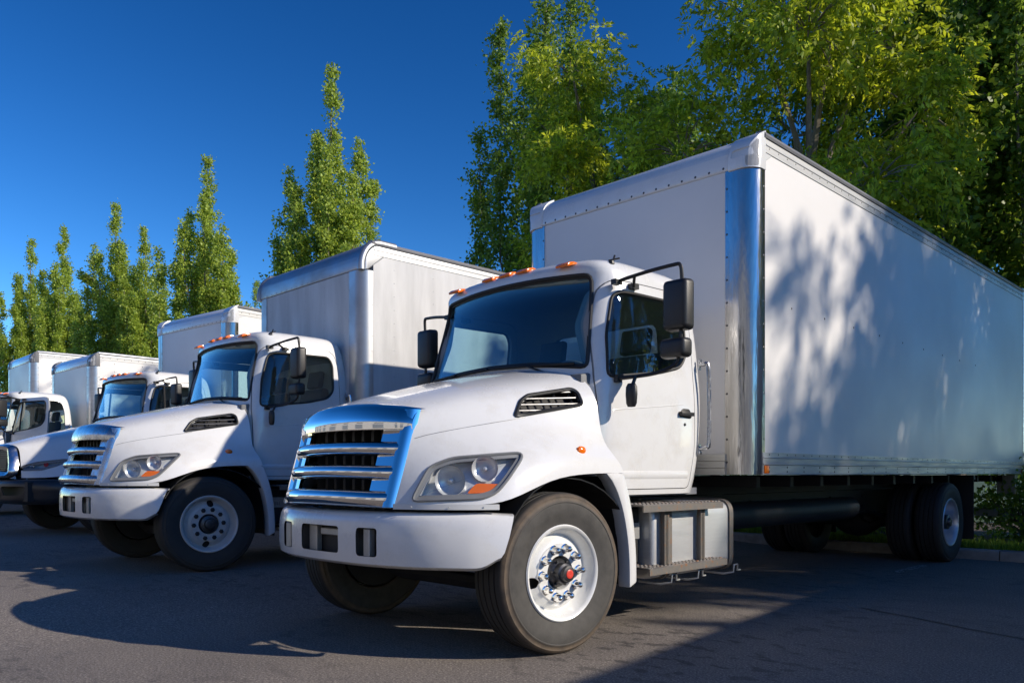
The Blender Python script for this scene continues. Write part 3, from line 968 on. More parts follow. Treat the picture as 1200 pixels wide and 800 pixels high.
# cargo box ------------------------------------------------------
def cargo_box(root, st, hw=1.23, y0=2.175, y1=10.0, z0=1.066, z1=3.765):
    """st: 'A' white with polished corner posts; 'B' dull with a rolled aluminium nose; 'C' white with grey corner caps"""
    k = '%s%.2f%.2f%.2f%.2f' % (st, hw, y0, y1, z1)
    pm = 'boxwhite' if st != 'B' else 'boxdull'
    rc = {'A': .30, 'B': .36, 'C': .30}[st]          # height of the rounded nose
    cr = .14
    zc = z1 - rc
    root_mesh = B().box(-hw + .035, hw - .035, y0 + .16, y1 - .05, z0 + .02, z1 - .02).mesh('cargo_box', pm)
    bx = put('cargo_box', M('core' + k, lambda: root_mesh), root)
    # front panel between the posts
    pw = hw - .245
    put('front_panel', M('fp' + k, lambda: B().box(-pw, pw, y0 + .006, y0 + .05, z0 + .001, zc).mesh('front_panel', pm)), bx)
    # corner posts
    def post(s):
        def f():
            arc = [(hw - cr + cr * math.sin(a), y0 + cr - cr * math.cos(a)) for a in [math.pi / 2 * i / 10 for i in range(11)]]
            poly = [(hw - .25, y0)] + arc + [(hw, y0 + cr + .03), (hw - .03, y0 + cr + .03), (hw - .03, y0 + .16), (hw - .25, y0 + .16)]
            b = B(); b.prism([(x * s, y) for x, y in poly], 'z', z0 + .002, zc + .002)
            return b.mesh('corner_post', {'A': 'polished', 'B': 'aludull', 'C': 'alum'}[st], 30)
        return f
    for s in (1, -1): put('corner_post', M('post%d' % s + k, post(s)), bx)
    # rounded nose over the front
    def nose():
        ya = .26
        prof = [(y0 - .004, zc + .0), (y0 - .004, zc + .06)] + [(y0 - .004 + ya - ya * math.cos(a), zc + .06 + (rc - .06) * math.sin(a)) for a in [math.pi / 2 * i / 10 for i in range(1, 11)]] + [(y0 + .5, z1 + .003), (y0 + .5, z1 - .05), (y0 + .1, zc)]
        b = B(); b.prism(prof, 'x', -hw - .002, hw + .002)
        return bake(b.mesh('nose_fairing', 'paint' if st != 'B' else 'aludull'), [('BEVEL', dict(width=.02, segments=3, limit_method='ANGLE', angle_limit=R(50)))])
    def plan():
        g = .010; r = cr
        q = [(hw + g - r + r * math.sin(a), y0 - g - .006 + r - r * math.cos(a)) for a in [math.pi / 2 * i / 10 for i in range(11)]]
        poly = q + [(hw + g, y1)] + [(-hw - g, y1)] + [(-x, y) for x, y in q[::-1]]
        return B().prism(poly, 'z', z0, z1 + .3).mesh('c', 'paint' if st == 'A' else ('aludull' if st == 'B' else 'greycap'))
    put('nose_fairing', M('nose' + k, lambda: bake(nose(), [('CUT', [(plan(), 'INTERSECT')])])), bx)
    # corner castings / end mouldings
    def casting(s):
        def f():
            ya = .26; g = .012
            prof = [(y0 - g, zc - .008), (y0 - g, zc + .06)] + [(y0 - g + ya - ya * math.cos(a), zc + .06 + (rc - .06 + g) * math.sin(a)) for a in [math.pi / 2 * i / 10 for i in range(1, 11)]]
            w = .22 if st != 'B' else .075
            L = .175 if st != 'B' else .5
            if st == 'B':
                b = B(); b.tube([(s * (hw - .03), y, z) for y, z in [(y0 + .02, zc - .0)] + [(y + .03, z - .03) for y, z in prof[1:]] + [(y0 + .5, z1 - .02)]], .048, 10)
                return b.mesh('nose_moulding', 'aludull', 40)
            prof = [p for p in prof if p[0] < y0 + L] + [(y0 + L, prof[-1][1] - .004), (y0 + L, zc - .008)]
            b = B(); b.prism(prof, 'x', s * (hw - w), s * (hw + .008))
            me = bake(b.mesh('corner_casting', 'paint' if st == 'A' else 'greycap'), [('BEVEL', dict(width=.018, segments=3, limit_method='ANGLE', angle_limit=R(60))), ('CUT', [(plan(), 'INTERSECT')])], 40)
            cb = B(); cb.prism(rounded([(s * (hw - .20), zc + .085), (s * (hw - .02), zc + .085), (s * (hw - .03), zc + .15), (s * (hw - .19), zc + .15)], .02, 3), 'y', y0 - .2, y0 + .04)
            return bake(me, [('CUT', [(cb.mesh('c', 'black' if st == 'C' else 'paint'), 'DIFFERENCE')])], 40)
        return f
    for s in (1, -1):
        cst = put('corner_casting' if st != 'B' else 'nose_moulding', M('cast%d' % s + k, casting(s)), bx)
        if st != 'B':
            put('marker_light', M('mkb' + k, lambda: B().lathe([(.024, 0), (.022, -.014), (.012, -.022), (.001, -.024)], 14, axis='y').mesh('marker_light', 'amber')), cst, (s * (hw - .11), y0 + .036, zc + .118))
    # side walls
    ys = y0 + cr + .03
    def side(s):
        def f():
            b = B(); b.box(s * (hw - .03), s * hw, ys + .002, y1, z0 + .174, z1 - .155)
            return b.mesh('side_panel', pm)
        return f
    for s in (1, -1): put('side_panel', M('side%d' % s + k, side(s)), bx)
    def toprail(s):
        def f():
            h = z1 - .155
            prof = [(hw - .03, h - .012), (hw + .007, h - .012), (hw + .007, h + .04), (hw + .012, h + .045), (hw + .012, h + .052), (hw + .006, h + .058), (hw + .004, h + .098), (hw - .03, h + .098)]
            b = B(); b.prism([(x * s, z) for x, z in prof], 'y', ys + .004, y1)
            return b.mesh('top_rail', 'rail' if st != 'B' else 'aludull')
        return f
    def roofedge(s):
        def f():
            h = z1 - .155
            prof = [(hw - .05, h + .10), (hw + .014, h + .10), (hw + .020, h + .118), (hw + .010, h + .142), (hw - .02, h + .158), (hw - .06, h + .16)]
            b = B(); b.prism([(x * s, z) for x, z in prof], 'y', ys - .02, y1)
            return b.mesh('roof_edge', 'greycap' if st != 'C' else 'alum')
        return f
    def botrail(s):
        def f():
            prof = [(hw - .03, z0), (hw + .010, z0), (hw + .012, z0 + .004), (hw + .012, z0 + .008), (hw + .007, z0 + .012), (hw + .007, z0 + .075), (hw + .014, z0 + .081), (hw + .014, z0 + .089), (hw + .008, z0 + .094),
                    (hw + .009, z0 + .130), (hw + .014, z0 + .134), (hw + .013, z0 + .140), (hw + .006, z0 + .144), (hw + .006, z0 + .176), (hw - .03, z0 + .176)]
            b = B(); b.prism([(x * s, z) for x, z in prof], 'y', ys - .045, y1)
            return b.mesh('bottom_rail', 'rail')
        return f
    for s in (1, -1):
        put('top_rail', M('tr%d' % s + k, toprail(s)), bx)
        put('roof_edge', M('re%d' % s + k, roofedge(s)), bx)
        rl = put('bottom_rail', M('br%d' % s + k, botrail(s)), bx)
        def sq():
            return bevelled(B().box(0, .008, 0, .075, 0, .062), 'reflector_square', 'ambersq', .012, 2)
        put('side_reflector', M('sq', sq), rl, (s * (hw + .0075) - (.008 if s < 0 else 0), ys - .03, z0 + .012))
        def sqr():
            return bevelled(B().box(0, .008, 0, .075, 0, .05), 'reflector_square_red', 'red', .01, 2)
        put('side_reflector', M('sqr', sqr), rl, (s * (hw + .0075) - (.008 if s < 0 else 0), y1 - .12, z0 + .015))
    put('roof', M('roof' + k, lambda: B().box(-hw + .02, hw - .02, y0 + .45, y1, z1 - .012, z1 + .004).mesh('roof', pm)), bx)
    # front bottom rail ribs between the posts
    def fr():
        b = B()
        b.box(-pw, pw, y0 - .012, y0 + .004, z0, z0 + .052)
        b.box(-pw, pw, y0 - .016, y0 + .004, z0 + .056, z0 + .108)
        b.box(-pw, pw, y0 - .012, y0 + .004, z0 + .112, z0 + .164)
        return b.mesh('front_rail', 'alum')
    put('front_rail', M('fr' + k, fr), bx)
    def rear():
        b = B()
        b.box(-hw - .005, hw + .005, y1 + .001, y1 + .09, z1 - .16, z1 + .004)
        b.box(-hw - .005, -hw + .1, y1 + .001, y1 + .09, z0, z1 - .163)
        b.box(hw - .1, hw + .005, y1 + .001, y1 + .09, z0, z1 - .163)
        return b.mesh('rear_frame', 'alum')
    put('rear_frame', M('rf' + k, rear), bx)
    def rdoor():
        b = B()
        for i in range(6):
            z = z0 + .02 + i * (z1 - .18 - z0) / 6
            b.box(-hw + .11, hw - .11, y1 + .01, y1 + .04, z, z + (z1 - .18 - z0) / 6 - .012)
        return b.mesh('roller_door', pm)
    put('roller_door', M('rd' + k, rdoor), bx)
    def riv():
        b = B()
        for s in (1, -1):
            x = s * (hw + .007)
            n = int((y1 - ys) / .15)
            for i in range(n):
                y = ys + .06 + i * .15
                b.dome((x, y, z1 - .125), (s, 0, 0), .009)
                b.dome((s * (hw + .006), y, z0 + .160), (s, 0, 0), .008)
                if i % 2 == 0:
                    b.dome((x, y, z0 + .025), (s, 0, 0), .009); b.dome((x, y, z0 + .06), (s, 0, 0), .009)
            for i in range(int((zc - z0) / .18)):
                z = z0 + .1 + i * .18
                b.dome((s * hw, y0 + cr + .014, z), (s, 0, 0), .010)
                b.dome((s * (hw - .235), y0, z), (0, -1, 0), .010)
            if st == 'A':
                for i in range(9): b.dome((s * hw, ys + .45 + i * .62, (z0 + z1) / 2 + .02), (s, 0, 0), .011)
            else:
                for i in range(int((y1 - ys) / .6)):
                    for j in range(14):
                        b.dome((s * hw, ys + .3 + i * .6, z0 + .28 + j * .16), (s, 0, 0), .009)
        for i in range(16):
            b.dome((-pw + .02 + i * (2 * pw - .04) / 15, y0 - .004, zc + .028), (0, -1, 0), .011)
        if st == 'B':
            for i in range(5):
                for j in range(22): b.dome((-pw + .1 + i * (2 * pw - .2) / 4, y0 + .006, z0 + .3 + j * .1), (0, -1, 0), .006)
        return b.mesh('rivets', 'darkmetal' if st != 'B' else 'aludull')
    put('rivets', M('riv' + k, riv), bx, kind='stuff')
    return bx

# the whole truck ------------------------------------------------
def build_truck(name, label, loc, rz, model='A', box='A', chrome='chrome', steer=0.0, tyre='tyre', disc='wheelwhite', nuts='chromenut', door_open=0.0, boxargs=None, ax=0.0, group='white box trucks parked in the row'):
    root = thing(name, label, 'truck', loc, rz, group)
    hood, bv = M('hood' + model, lambda: hood_meshes(model))
    cm = M('cabm', cab_meshes)
    hd = put('hood', hood, root)
    # bumper
    bp = put('bumper', M('bump' + model, lambda: bumper_mesh(model)), root)
    if model == 'A':
        def bk():
            b = B()
            b.box(-.60, .60, -.80, -.72, .58, .80)
            return b.mesh('bumper_beam', 'frame')
        put('bumper_beam', M('bbeam', bk), bp)
        def bk2():
            b = B()
            b.box(0, .06, -.845, -.80, .595, .76)
            return bevelled(b, 'tow_bracket', 'bracket', .006, 1)
        for x0, k in ((-.20, 1.5), (.40, 1), (-.49, 1)): put('tow_bracket', M('towb', bk2), bp, (x0, 0, 0), sc=(k, 1, 1))
        put('tow_pin', M('towp', lambda: bevelled(B().box(-.08, .18, -.835, -.80, .70, .745), 'tow_pin', 'bracket', .006, 1)), bp)
        def strip():
            cv = smooth_curve([(.60, -.775), (.77, -.70), (.9, -.61), (1.0, -.51), (1.08, -.40)], 3)
            b = sweep_plan(cv, [(.004, .905), (.006, .875), (-.03, .873), (-.03, .905)])
            for q in cv[2::4]: b.dome((q[0] + .004, q[1] - .007, .889), (.6, -.78, 0), .006)
            return b.mesh('fender_strip', 'paint_old')
        for s in (1, -1): put('fender_strip', M('fstrip', strip), root, sc=(s, 1, 1))
    else:
        def bk():
            b = B(); b.box(-.85, .85, -1.0, -.9, .52, .80); return b.mesh('bumper_beam', 'frame')
        put('bumper_beam', M('bbeamB', bk), bp)
        def plate():
            b = B(); b.box(-.17, .17, -1.185, -1.17, .56, .73); return bevelled(b, 'plate', 'bracket', .01, 1)
        put('plate_holder', M('plateB', plate), bp)
    grille_parts(root, model, chrome)
    # headlights
    hm = M('hlm' + model, lambda: headlight_meshes(bv, HEAD_A if model == 'A' else HEAD_B))
    for s in (1, -1):
        h = put('headlight', hm['housing'], root, sc=(s, 1, 1))
        put('bezel', hm['bezel'], h)
        put('lens', hm['lens'], h)
        if model == 'A':
            def on(u, z, d): return ray_head(bv, u, z) - HN * d
            put('projector', M('proj', lambda: bowl(on(.50, 1.105, .022), HN + Vector((.1, 0, .05)), .076, .045, 'reflector', 'projector')), h)
            put('high_beam', M('highb', lambda: bowl(on(.31, 1.035, .024), HN, .088, .055, 'reflector', 'high_beam')), h)
            def turn():
                P = [(.41, .964), (.555, .970), (.595, 1.018), (.46, 1.022)]
                f = [on(u, z, .016) for u, z in dense(rounded(P, .015, 2), .03)]
                k = [on(u, z, .07) for u, z in dense(rounded(P, .015, 2), .03)]
                n = len(f); b = B()
                b.add(f + k, [list(range(n))] + [(i, (i + 1) % n, n + (i + 1) % n, n + i) for i in range(n)])
                return b.mesh('turn_signal', 'amber')
            put('turn_signal', M('turnA', turn), h)
        else:
            def on(u, z, d): return ray_head(bv, u, z) - HN * d
            put('high_beam', M('highbB', lambda: bowl(on(-.06, 1.03, .022), HN, .045, .04, 'chrome', 'high_beam')), h)
            put('turn_signal', M('turnB', lambda: bowl(on(.14, 1.055, .02), HN, .035, .03, 'red', 'turn_signal')), h)
    # hood side vents and markers
    if model == 'A':
        vp = rounded(VENT, .02, 3)
        def vent():
            b = B()
            pts = [ray_x(bv, y, z) for y, z in dense(vp)]
            b.tube([p + Vector((.003, 0, 0)) for p in pts], .013, 6, True)
            n = len(pts)
            b.add([p - Vector((.075, 0, 0)) for p in pts] + pts, [list(range(n))] + [(i, (i + 1) % n, n + (i + 1) % n, n + i) for i in range(n)])
            return b.mesh('hood_vent', 'black')
        def slat(k):
            def f():
                z0 = 1.462 + k * .040
                y0 = -.02 + max(0, k) * .045
                b = B(); b.tube([ray_x(bv, y0 + t * (.475 - y0), z0 + t * .028) - Vector((.014, 0, 0)) for t in [i / 8 for i in range(9)]], .0065, 6)
                return b.mesh('slat', 'darkmetal')
            return f
        def post(k):
            def f():
                y = .09 + k * .12
                b = B(); b.tube([ray_x(bv, y, z) - Vector((.03, 0, 0)) for z in (1.45, 1.5, 1.555 + .03 * k)], .007, 6)
                return b.mesh('vent_post', 'black')
            return f
        for s in (1, -1):
            v = put('hood_vent', M('vent', vent), root, sc=(s, 1, 1))
            for k in range(4): put('slat', M('slat%d' % k, slat(k)), v)
            for k in range(4): put('vent_post', M('vpost%d' % k, post(k)), v)
    def seam():
        b = B(); P = []
        for i in range(13):
            t = i / 12; y = -.635 + .655 * t; z = 1.28 + .14 * t ** .8
            P.append(ray_x(bv, y, z) + Vector((-.0015, 0, 0)))
        b.tube(P, .003, 6)
        return b.mesh('hood_seam', 'greybezel')
    if model == 'A':
        for s in (1, -1): put('hood_seam', M('hseam', seam), root, sc=(s, 1, 1))
    def sm():
        p = ray_x(bv, .33, 1.222)
        b = B(); b.lathe([(.001, .022), (.018, .020), (.030, .012), (.034, .0)], 20)
        b.v = [(p.x + v[0], p.y + v[1] * 1.15, p.z + v[2] * .8) for v in b.v]
        return b.mesh('side_marker', 'amber')
    for s in (1, -1): put('side_marker', M('smk' + model, sm), root, sc=(s, 1, 1))
    # fender flare behind the wheel, wheel well
    def flare():
        outer = [(.50, 1.079), (.665, 1.078), (.715, 1.0), (.765, .86), (.80, .70), (.819, .52), (.822, .357)]
        inner = [(.745, .325), (.742, .50), (.722, .66), (.68, .82), (.62, .95), (.56, 1.03)]
        b = B(); b.prism(smooth_curve(outer, 3) + smooth_curve(inner, 3), 'x', 1.02, 1.122)
        return bevelled(b, 'fender_flare', 'paint', .012, 2, lim=50)
    def well():
        b = B(); rows = []
        for i in range(17):
            a = math.pi * (.84 - .92 * i / 16)
            y, z = AXLE + .05 + .70 * math.cos(a) * (1.0 if math.cos(a) > 0 else .80), .47 + .585 * math.sin(a)
            rows.append([(.45, y, z), (.8, y, z + .01), (1.095, y, z)])
        b.grid(rows)
        return bake(b.mesh('wheel_liner', 'liner', recalc=False), [('SOLIDIFY', dict(thickness=.008))])
    def splash():
        b = B(); b.prism([(.60, 1.06), (.70, 1.06), (.78, .80), (.80, .45), (.74, .40), (.72, .70)], 'x', .45, 1.03)
        b.box(.40, .44, -.45, .75, .62, 1.15)
        return b.mesh('splash_shield', 'liner')
    for s in (1, -1):
        put('splash_shield', M('splash', splash), root, sc=(s, 1, 1))
        put('fender_flare', M('flare', flare), root, sc=(s, 1, 1))
        put('wheel_liner', M('well', well), root, sc=(s, 1, 1))
    # cab
    cab = put('cab', cm['cab'], root)
    put('windshield', cm['windshield'], cab)
    put('windshield_seal', cm['ws_trim'], cab)
    put('rear_window', cm['rear_glass'], cab)
    def cbox():
        b = B(); b.box(-.93, .93, .62, 1.84, .92, .97)
        return b.mesh('cab_floor', 'dark')
    put('cab_floor', M('cfloor', cbox), cab)
    def dash():
        b = B()
        pr = [(.56, 1.15), (.56, 1.74), (.74, 1.765), (.90, 1.72), (.96, 1.60), (.92, 1.45), (.80, 1.15)]
        b.prism(pr, 'x', -.86, .86)
        b.prism([(.80, 1.66), (.86, 1.80), (.96, 1.79), (1.0, 1.66)], 'x', .18, .66)
        return bevelled(b, 'dashboard', 'dash', .02, 2)
    put('dashboard', M('dash', dash), cab)
    def seat():
        b = B()
        b.prism(rounded([(1.15, 1.22), (1.62, 1.20), (1.62, 1.34), (1.18, 1.37)], .05), 'x', -.24, .24)
        b.prism(rounded([(1.52, 1.32), (1.64, 1.30), (1.76, 2.0), (1.66, 2.02)], .05), 'x', -.24, .24)
        b.prism(rounded([(1.66, 2.03), (1.74, 2.02), (1.77, 2.22), (1.70, 2.23)], .03), 'x', -.13, .13)
        return bevelled(b, 'seat', 'seat', .02, 2)
    for x in (.45, -.45): put('seat', M('seat', seat), cab, (x, 0, 0))
    def swheel():
        b = B(); c = Vector((.43, 1.06, 1.73)); nr = Vector((0, .75, .66)).normalized(); u = Vector((1, 0, 0)); w = nr.cross(u)
        b.tube([c + (u * math.cos(a) + w * math.sin(a)) * .215 for a in [2 * math.pi * k / 28 for k in range(28)]], .014, 8, True)
        for a in (0.3, 2.84, 4.71): b.tube([c - nr * .03, c + (u * math.cos(a) + w * math.sin(a)) * .21], .012, 6)
        b.tube([c - nr * .02, c - nr * .35], .035, 8)
        return b.mesh('steering_wheel', 'dash')
    put('steering_wheel', M('swheel', swheel), cab)
    def wiper(s):
        def f():
            b = B()
            P = [ray_y(cm['bv'], x, z) + Vector((0, -.022, 0)) for x, z in [(-.75 * s + .74 * s * t, 1.822 + .02 * t) for t in [i / 8 for i in range(9)]]]
            b.tube(P, .009, 6)
            b.tube([P[4] + Vector((0, -.015, 0)), P[2] + Vector((0, -.05, -.06))], .008, 6)
            return b.mesh('wiper', 'rubber')
        return f
    for s in (1, -1): put('wiper', M('wiper%d' % s, wiper(s)), cab)
    # clutter lying on the dashboard, seen through the glass
    if model == 'A' and chrome == 'chrome':
        def cable():
            b = B()
            rnd = random.Random(4)
            for j in range(5):
                x0 = -.35 + .22 * j
                P = [Vector((x0 + .16 * math.sin(t * 1.3 + j) + .03 * t, .72 + .04 * math.cos(t * 2 + j), 1.80 + .035 * abs(math.sin(t * 1.9 + j * 2)))) for t in [i * .5 for i in range(12)]]
                b.tube([tuple(p) for p in P], .006, 5)
            return b.mesh('dash_cables', 'rubber')
        put('dash_cables', M('cable', cable), cab)
    # roof marker lights
    def mk():
        b = B()
        b.prism([(-.085, -.04), (.02, -.006), (.03, .0), (-.02, .004), (-.065, -.006), (-.09, -.025)], 'x', -.058, .058)
        return bevelled(b, 'marker_light', 'amber', .008, 2)
    for x in (-.58, -.185, 0, .185, .58):
        h = cm['bv'].ray_cast(Vector((x, .765, 4)), Vector((0, 0, -1)))
        put('marker_light', M('mk', mk), cab, (x, .765, (h[0].z if h[0] else 2.58) + .002))
    # antenna stub
    def ant():
        b = B(); b.tube([(.83, .92, 2.52), (.835, .95, 2.60)], .007, 6); b.tube([(.79, .94, 2.57), (.87, .96, 2.575)], .006, 6)
        b.lathe([(.022, 0), (.018, .02), (.001, .024)], 10, (.83, .92, 2.535), 'z')
        return b.mesh('antenna', 'black')
    put('antenna', M('ant', ant), cab)
    # doors
    for s in (1, -1):
        op = door_open if s > 0 else 0
        hg = Vector((HINGE.x * s, HINGE.y, 0))
        def L(key): return M('door_' + key, lambda: shift(cm[key], HINGE))
        d = put('door', L('door'), root, hg, (0, 0, op), (s, 1, 1))
        put('door_window', L('door_glass'), d)
        put('window_trim', L('door_trim'), d)
        def hnd():
            b = B()
            p = ray_x(cm['bv'], 1.60, 1.515)
            b.prism(rounded([(-.075, -.022), (.075, -.030), (.09, .0), (.05, .042), (-.03, .042), (-.07, .012)], .015), 'x', -.004, .006)
            b.box(-.0, .034, -.085, .08, -.012, .016)
            b.lathe([(.012, 0), (.012, .008), (.001, .009)], 10, (0, -.005, -.075))
            b.v = [(v[0] + p.x, v[1] + p.y, v[2] + p.z) for v in b.v]
            return shift(bevelled(b, 'door_handle', 'black', .006, 2), HINGE)
        put('door_handle', M('dhandle', hnd), d)
        def crease():
            P = [ray_x(cm['bv'], .72 + .9 * t, 1.50 + .09 * t) + Vector((-.003, 0, 0)) for t in [i / 12 for i in range(13)]]
            b = B(); b.tube(P, [.002] + [.0055] * 11 + [.002], 8)
            return shift(b.mesh('door_crease', 'paint', 80), HINGE)
        put('door_crease', M('crease', crease), d)
        def sill():
            b = B()
            rows = [[ray_x(cm['bv'], .70 + .95 * t, z) + Vector((o, 0, 0)) for z, o in ((1.10, -.002), (1.085, .006), (1.05, .006), (1.035, -.002))] for t in [i / 10 for i in range(11)]]
            b.grid(rows)
            return shift(b.mesh('door_sill', 'paint'), HINGE)
        put('door_sill', M('sill', sill), d)
        if model == 'B':
            def div():
                b = B(); b.tube([ray_x(cm['bv'], y, z) for y, z in ((.98, 1.77), (.99, 2.05), (1.0, 2.33))], .016, 6)
                return shift(b.mesh('window_divider', 'rubber'), HINGE)
            put('window_divider', M('divider', div), d)
        # grab handle behind the door
        def grab():
            b = B()
            p = [(.975, 1.805, 1.90), (1.02, 1.81, 1.905), (1.045, 1.82, 1.88), (1.045, 1.835, 1.60), (1.045, 1.83, 1.31), (1.03, 1.82, 1.275), (.975, 1.81, 1.265)]
            b.tube(smooth_curve(p, 3), .016, 8)
            for z in (1.93, 1.235): b.lathe([(.016, 0), (.014, .01), (.001, .012)], 8, (.98, 1.807, z))
            b.box(.974, .982, 1.795, 1.82, 1.86, 1.94); b.box(.974, .982, 1.795, 1.82, 1.225, 1.30)
            return b.mesh('grab_handle', 'chrome_worn')
        put('grab_handle', M('grab', grab), root, sc=(s, 1, 1))
        # mirrors
        mount = d
        def arm():
            b = B()
            b.tube(smooth_curve([(.905, .86, 2.385), (1.05, .89, 2.41), (1.18, .92, 2.43), (1.33, .95, 2.445), (1.365, .955, 2.44), (1.375, .96, 2.40), (1.375, .965, 2.30), (1.37, .965, 2.05), (1.36, .96, 1.86), (1.33, .95, 1.79), (1.22, .90, 1.74), (1.06, .83, 1.72), (.98, .80, 1.715)], 3), .013, 8)
            b.tube([(1.05, .89, 2.41), (.93, 1.04, 2.375)], .011, 8)
            for y in (.86, 1.05):
                b.box(.90, .945, y - .035, y + .035, 2.365, 2.40)
            b.box(.965, .995, .775, .825, 1.69, 1.74)
            return shift(b.mesh('mirror_arm', 'black'), HINGE)
        mo = (0, 0, 0) if s > 0 else (-.075, 0, 0)
        ma = put('mirror_arm', M('marm', arm), d, mo)
        def head(w, hh, dp, cx, cy, cz):
            def f():
                b = B(); b.box(cx - w, cx + w, cy - dp, cy + dp, cz - hh, cz + hh)
                # the back of the housing narrows
                b.v = [(cx + (x - cx) * (.90 if y < cy else 1), y, cz + (z - cz) * (.95 if y < cy else 1)) for x, y, z in b.v]
                return shift(bake(b.mesh('mirror', 'black'), [('BEVEL', dict(width=.032, segments=4, limit_method='ANGLE', angle_limit=R(30)))], 45), HINGE)
            return f
        put('mirror', M('mir1', head(.102, .17, .055, 1.345, .965, 2.178)), d, mo)
        put('mirror', M('mir2', head(.108, .066, .055, 1.33, .955, 1.897)), d, mo)
        def spot():
            b = B()
            b.lathe([(.001, -.085), (.030, -.082), (.042, -.06), (.047, 0), (.044, .05), (.030, .072), (.001, .075)], 16, axis='z')
            b.v = [(1.10 + v[0] * .95, .79 + v[1] * .6, 1.60 + v[2]) for v in b.v]
            b.tube([(1.10, .80, 1.66), (1.105, .83, 1.725)], .012, 6)
            return shift(b.mesh('spot_mirror', 'black', 40), HINGE)
        if model == 'A': put('spot_mirror', M('spot', spot), d)
    # steps and tank
    for s in (1, -1):
        def tread(y0, y1, z):
            def f():
                b = B()
                b.prism([(.92, z - .02), (.92, z), (1.135, z), (1.148, z - .006), (1.148, z - .05), (1.138, z - .05), (1.138, z - .012), (.93, z - .012)], 'y', y0, y1)
                n = int((y1 - y0) / .045)
                for i in range(n):
                    for j in range(4):
                        b.lathe([(.013, 0), (.011, .005), (.006, .007), (.005, .002)], 6, (.955 + j * .052, y0 + .03 + i * .045 + (j % 2) * .02, z), 'z')
                return b.mesh('step', 'step')
            return f
        s1 = put('step', M('step1', tread(.86, 1.86, .868)), root, sc=(s, 1, 1))
        s2 = put('step', M('step2', tread(.93, 1.92, .44)), root, sc=(s, 1, 1))
        def brk(y):
            def f():
                b = B()
                b.box(1.085, 1.10, y, y + .055, .40, .855); b.box(.6, 1.10, y + .005, y + .05, .845, .857); b.box(.6, 1.10, y + .005, y + .05, .395, .42)
                b.box(1.06, 1.10, y + .01, y + .045, .40, .85)
                return b.mesh('step_bracket', 'step')
            return f
        for i, y in enumerate((1.17, 1.63)): put('step_bracket', M('sbr%d' % i, brk(y)), root, sc=(s, 1, 1))
        def tank():
            b = B(); b.prism(rounded([(.50, .335), (1.05, .335), (1.05, .865), (.50, .865)], .10, 5), 'y', 1.10, 2.20)
            return bevelled(b, 'fuel_tank', 'tank', .035, 4, lim=60)
        t = put('fuel_tank', M('tank', tank), root, sc=(s, 1, 1), label='bare aluminium fuel tank')
        def strap(y):
            def f():
                P = rounded([(.50, .335), (1.05, .335), (1.05, .865), (.50, .865)], .10, 5)
                P2 = inset(P, -.010)
                b = B(); n = len(P)
                b.add([(p[0], y, p[1]) for p in P2] + [(p[0], y + .055, p[1]) for p in P2], [(i, (i + 1) % n, n + (i + 1) % n, n + i) for i in range(n)])
                return bake(b.mesh('tank_strap', 'step'), [('SOLIDIFY', dict(thickness=.006, offset=0))])
            return f
        for i, y in enumerate((1.26, 2.10)): put('tank_strap', M('strap%d' % i, strap(y)), t)
        def hook(y):
            def f():
                b = B()
                b.tube([(1.10, y + .09, .325), (1.10, y + .05, .325), (1.10, y + .05, .37), (1.10, y - .0, .37), (1.10, y - .01, .315), (1.04, y - .05, .30), (.88, y - .09, .31)], .008, 6)
                return b.mesh('tank_hook', 'bracket')
            return f
        for i, y in enumerate((1.26, 1.60, 2.10)): put('tank_hook', M('hook%d' % i, hook(y)), t)
        def batt():
            b = B(); b.box(.50, .95, .86, 1.08, .45, .84); b.box(.50, .93, .84, 1.06, .40, .60)
            return bevelled(b, 'battery_box', 'frame', .01, 1)
        put('battery_box', M('batt', batt), root, sc=(s, 1, 1))
        def bplate():
            b = B(); b.box(.952, .962, .87, 1.07, .62, .735)
            me = bevelled(b, 'slotted_plate', 'bracket', .006, 1)
            cuts = []
            for i in range(3):
                cb = B(); cb.box(.9, 1.0, .90 + i * .028, .908 + i * .028, .645, .685); cuts.append((cb.mesh('c', 'black'), 'DIFFERENCE'))
            return bake(me, [('CUT', cuts)])
        put('slotted_plate', M('bplate', bplate), root, sc=(s, 1, 1))
        # chassis rails, mudflap
        def rail():
            b = B(); b.prism([(.34, .60), (.43, .60), (.43, .62), (.36, .62), (.36, .86), (.43, .86), (.43, .88), (.34, .88)], 'y', -.55, 9.9)
            for y in [1.0 + .9 * i for i in range(10)]:
                for z in (.68, .80): b.lathe([(.016, 0), (.016, .014), (.001, .016)], 6, (.36, y, z))
            return b.mesh('frame_rail', 'frame')
        put('frame_rail', M('rail', rail), root, sc=(s, 1, 1))
        def sill2():
            b = B(); b.box(.38, .48, 2.2, 9.9, .89, 1.00)
            for y in [2.6 + .6 * i for i in range(13)]: b.box(.484, 1.02, y, y + .06, .96, 1.05)
            return b.mesh('subframe', 'frame')
        put('subframe', M('subframe', sill2), root, sc=(s, 1, 1))
        def flap():
            b = B(); b.box(.58, 1.19, 7.83, 7.845, .24, 1.0); b.box(.5, 1.2, 7.80, 7.86, 1.0, 1.05)
            return b.mesh('mudflap', 'rubber')
        put('mudflap', M('flap', flap), root, sc=(s, 1, 1))
        def leaf(y, L):
            def f():
                b = B()
                for k in range(6):
                    h = L * (1 - .14 * k)
                    rows = []
                    for i in range(11):
                        t = -1 + i / 5
                        rows.append([(.40, y + t * h, .52 + .012 * -k + .10 * t * t), (.48, y + t * h, .52 + .012 * -k + .10 * t * t)])
                    q = B(); q.grid(rows); b.add(q.v, q.f)
                return bake(b.mesh('leaf_spring', 'frame'), [('SOLIDIFY', dict(thickness=.010))])
            return f
        put('leaf_spring', M('leaf1', leaf(AXLE, .7)), root, sc=(s, 1, 1))
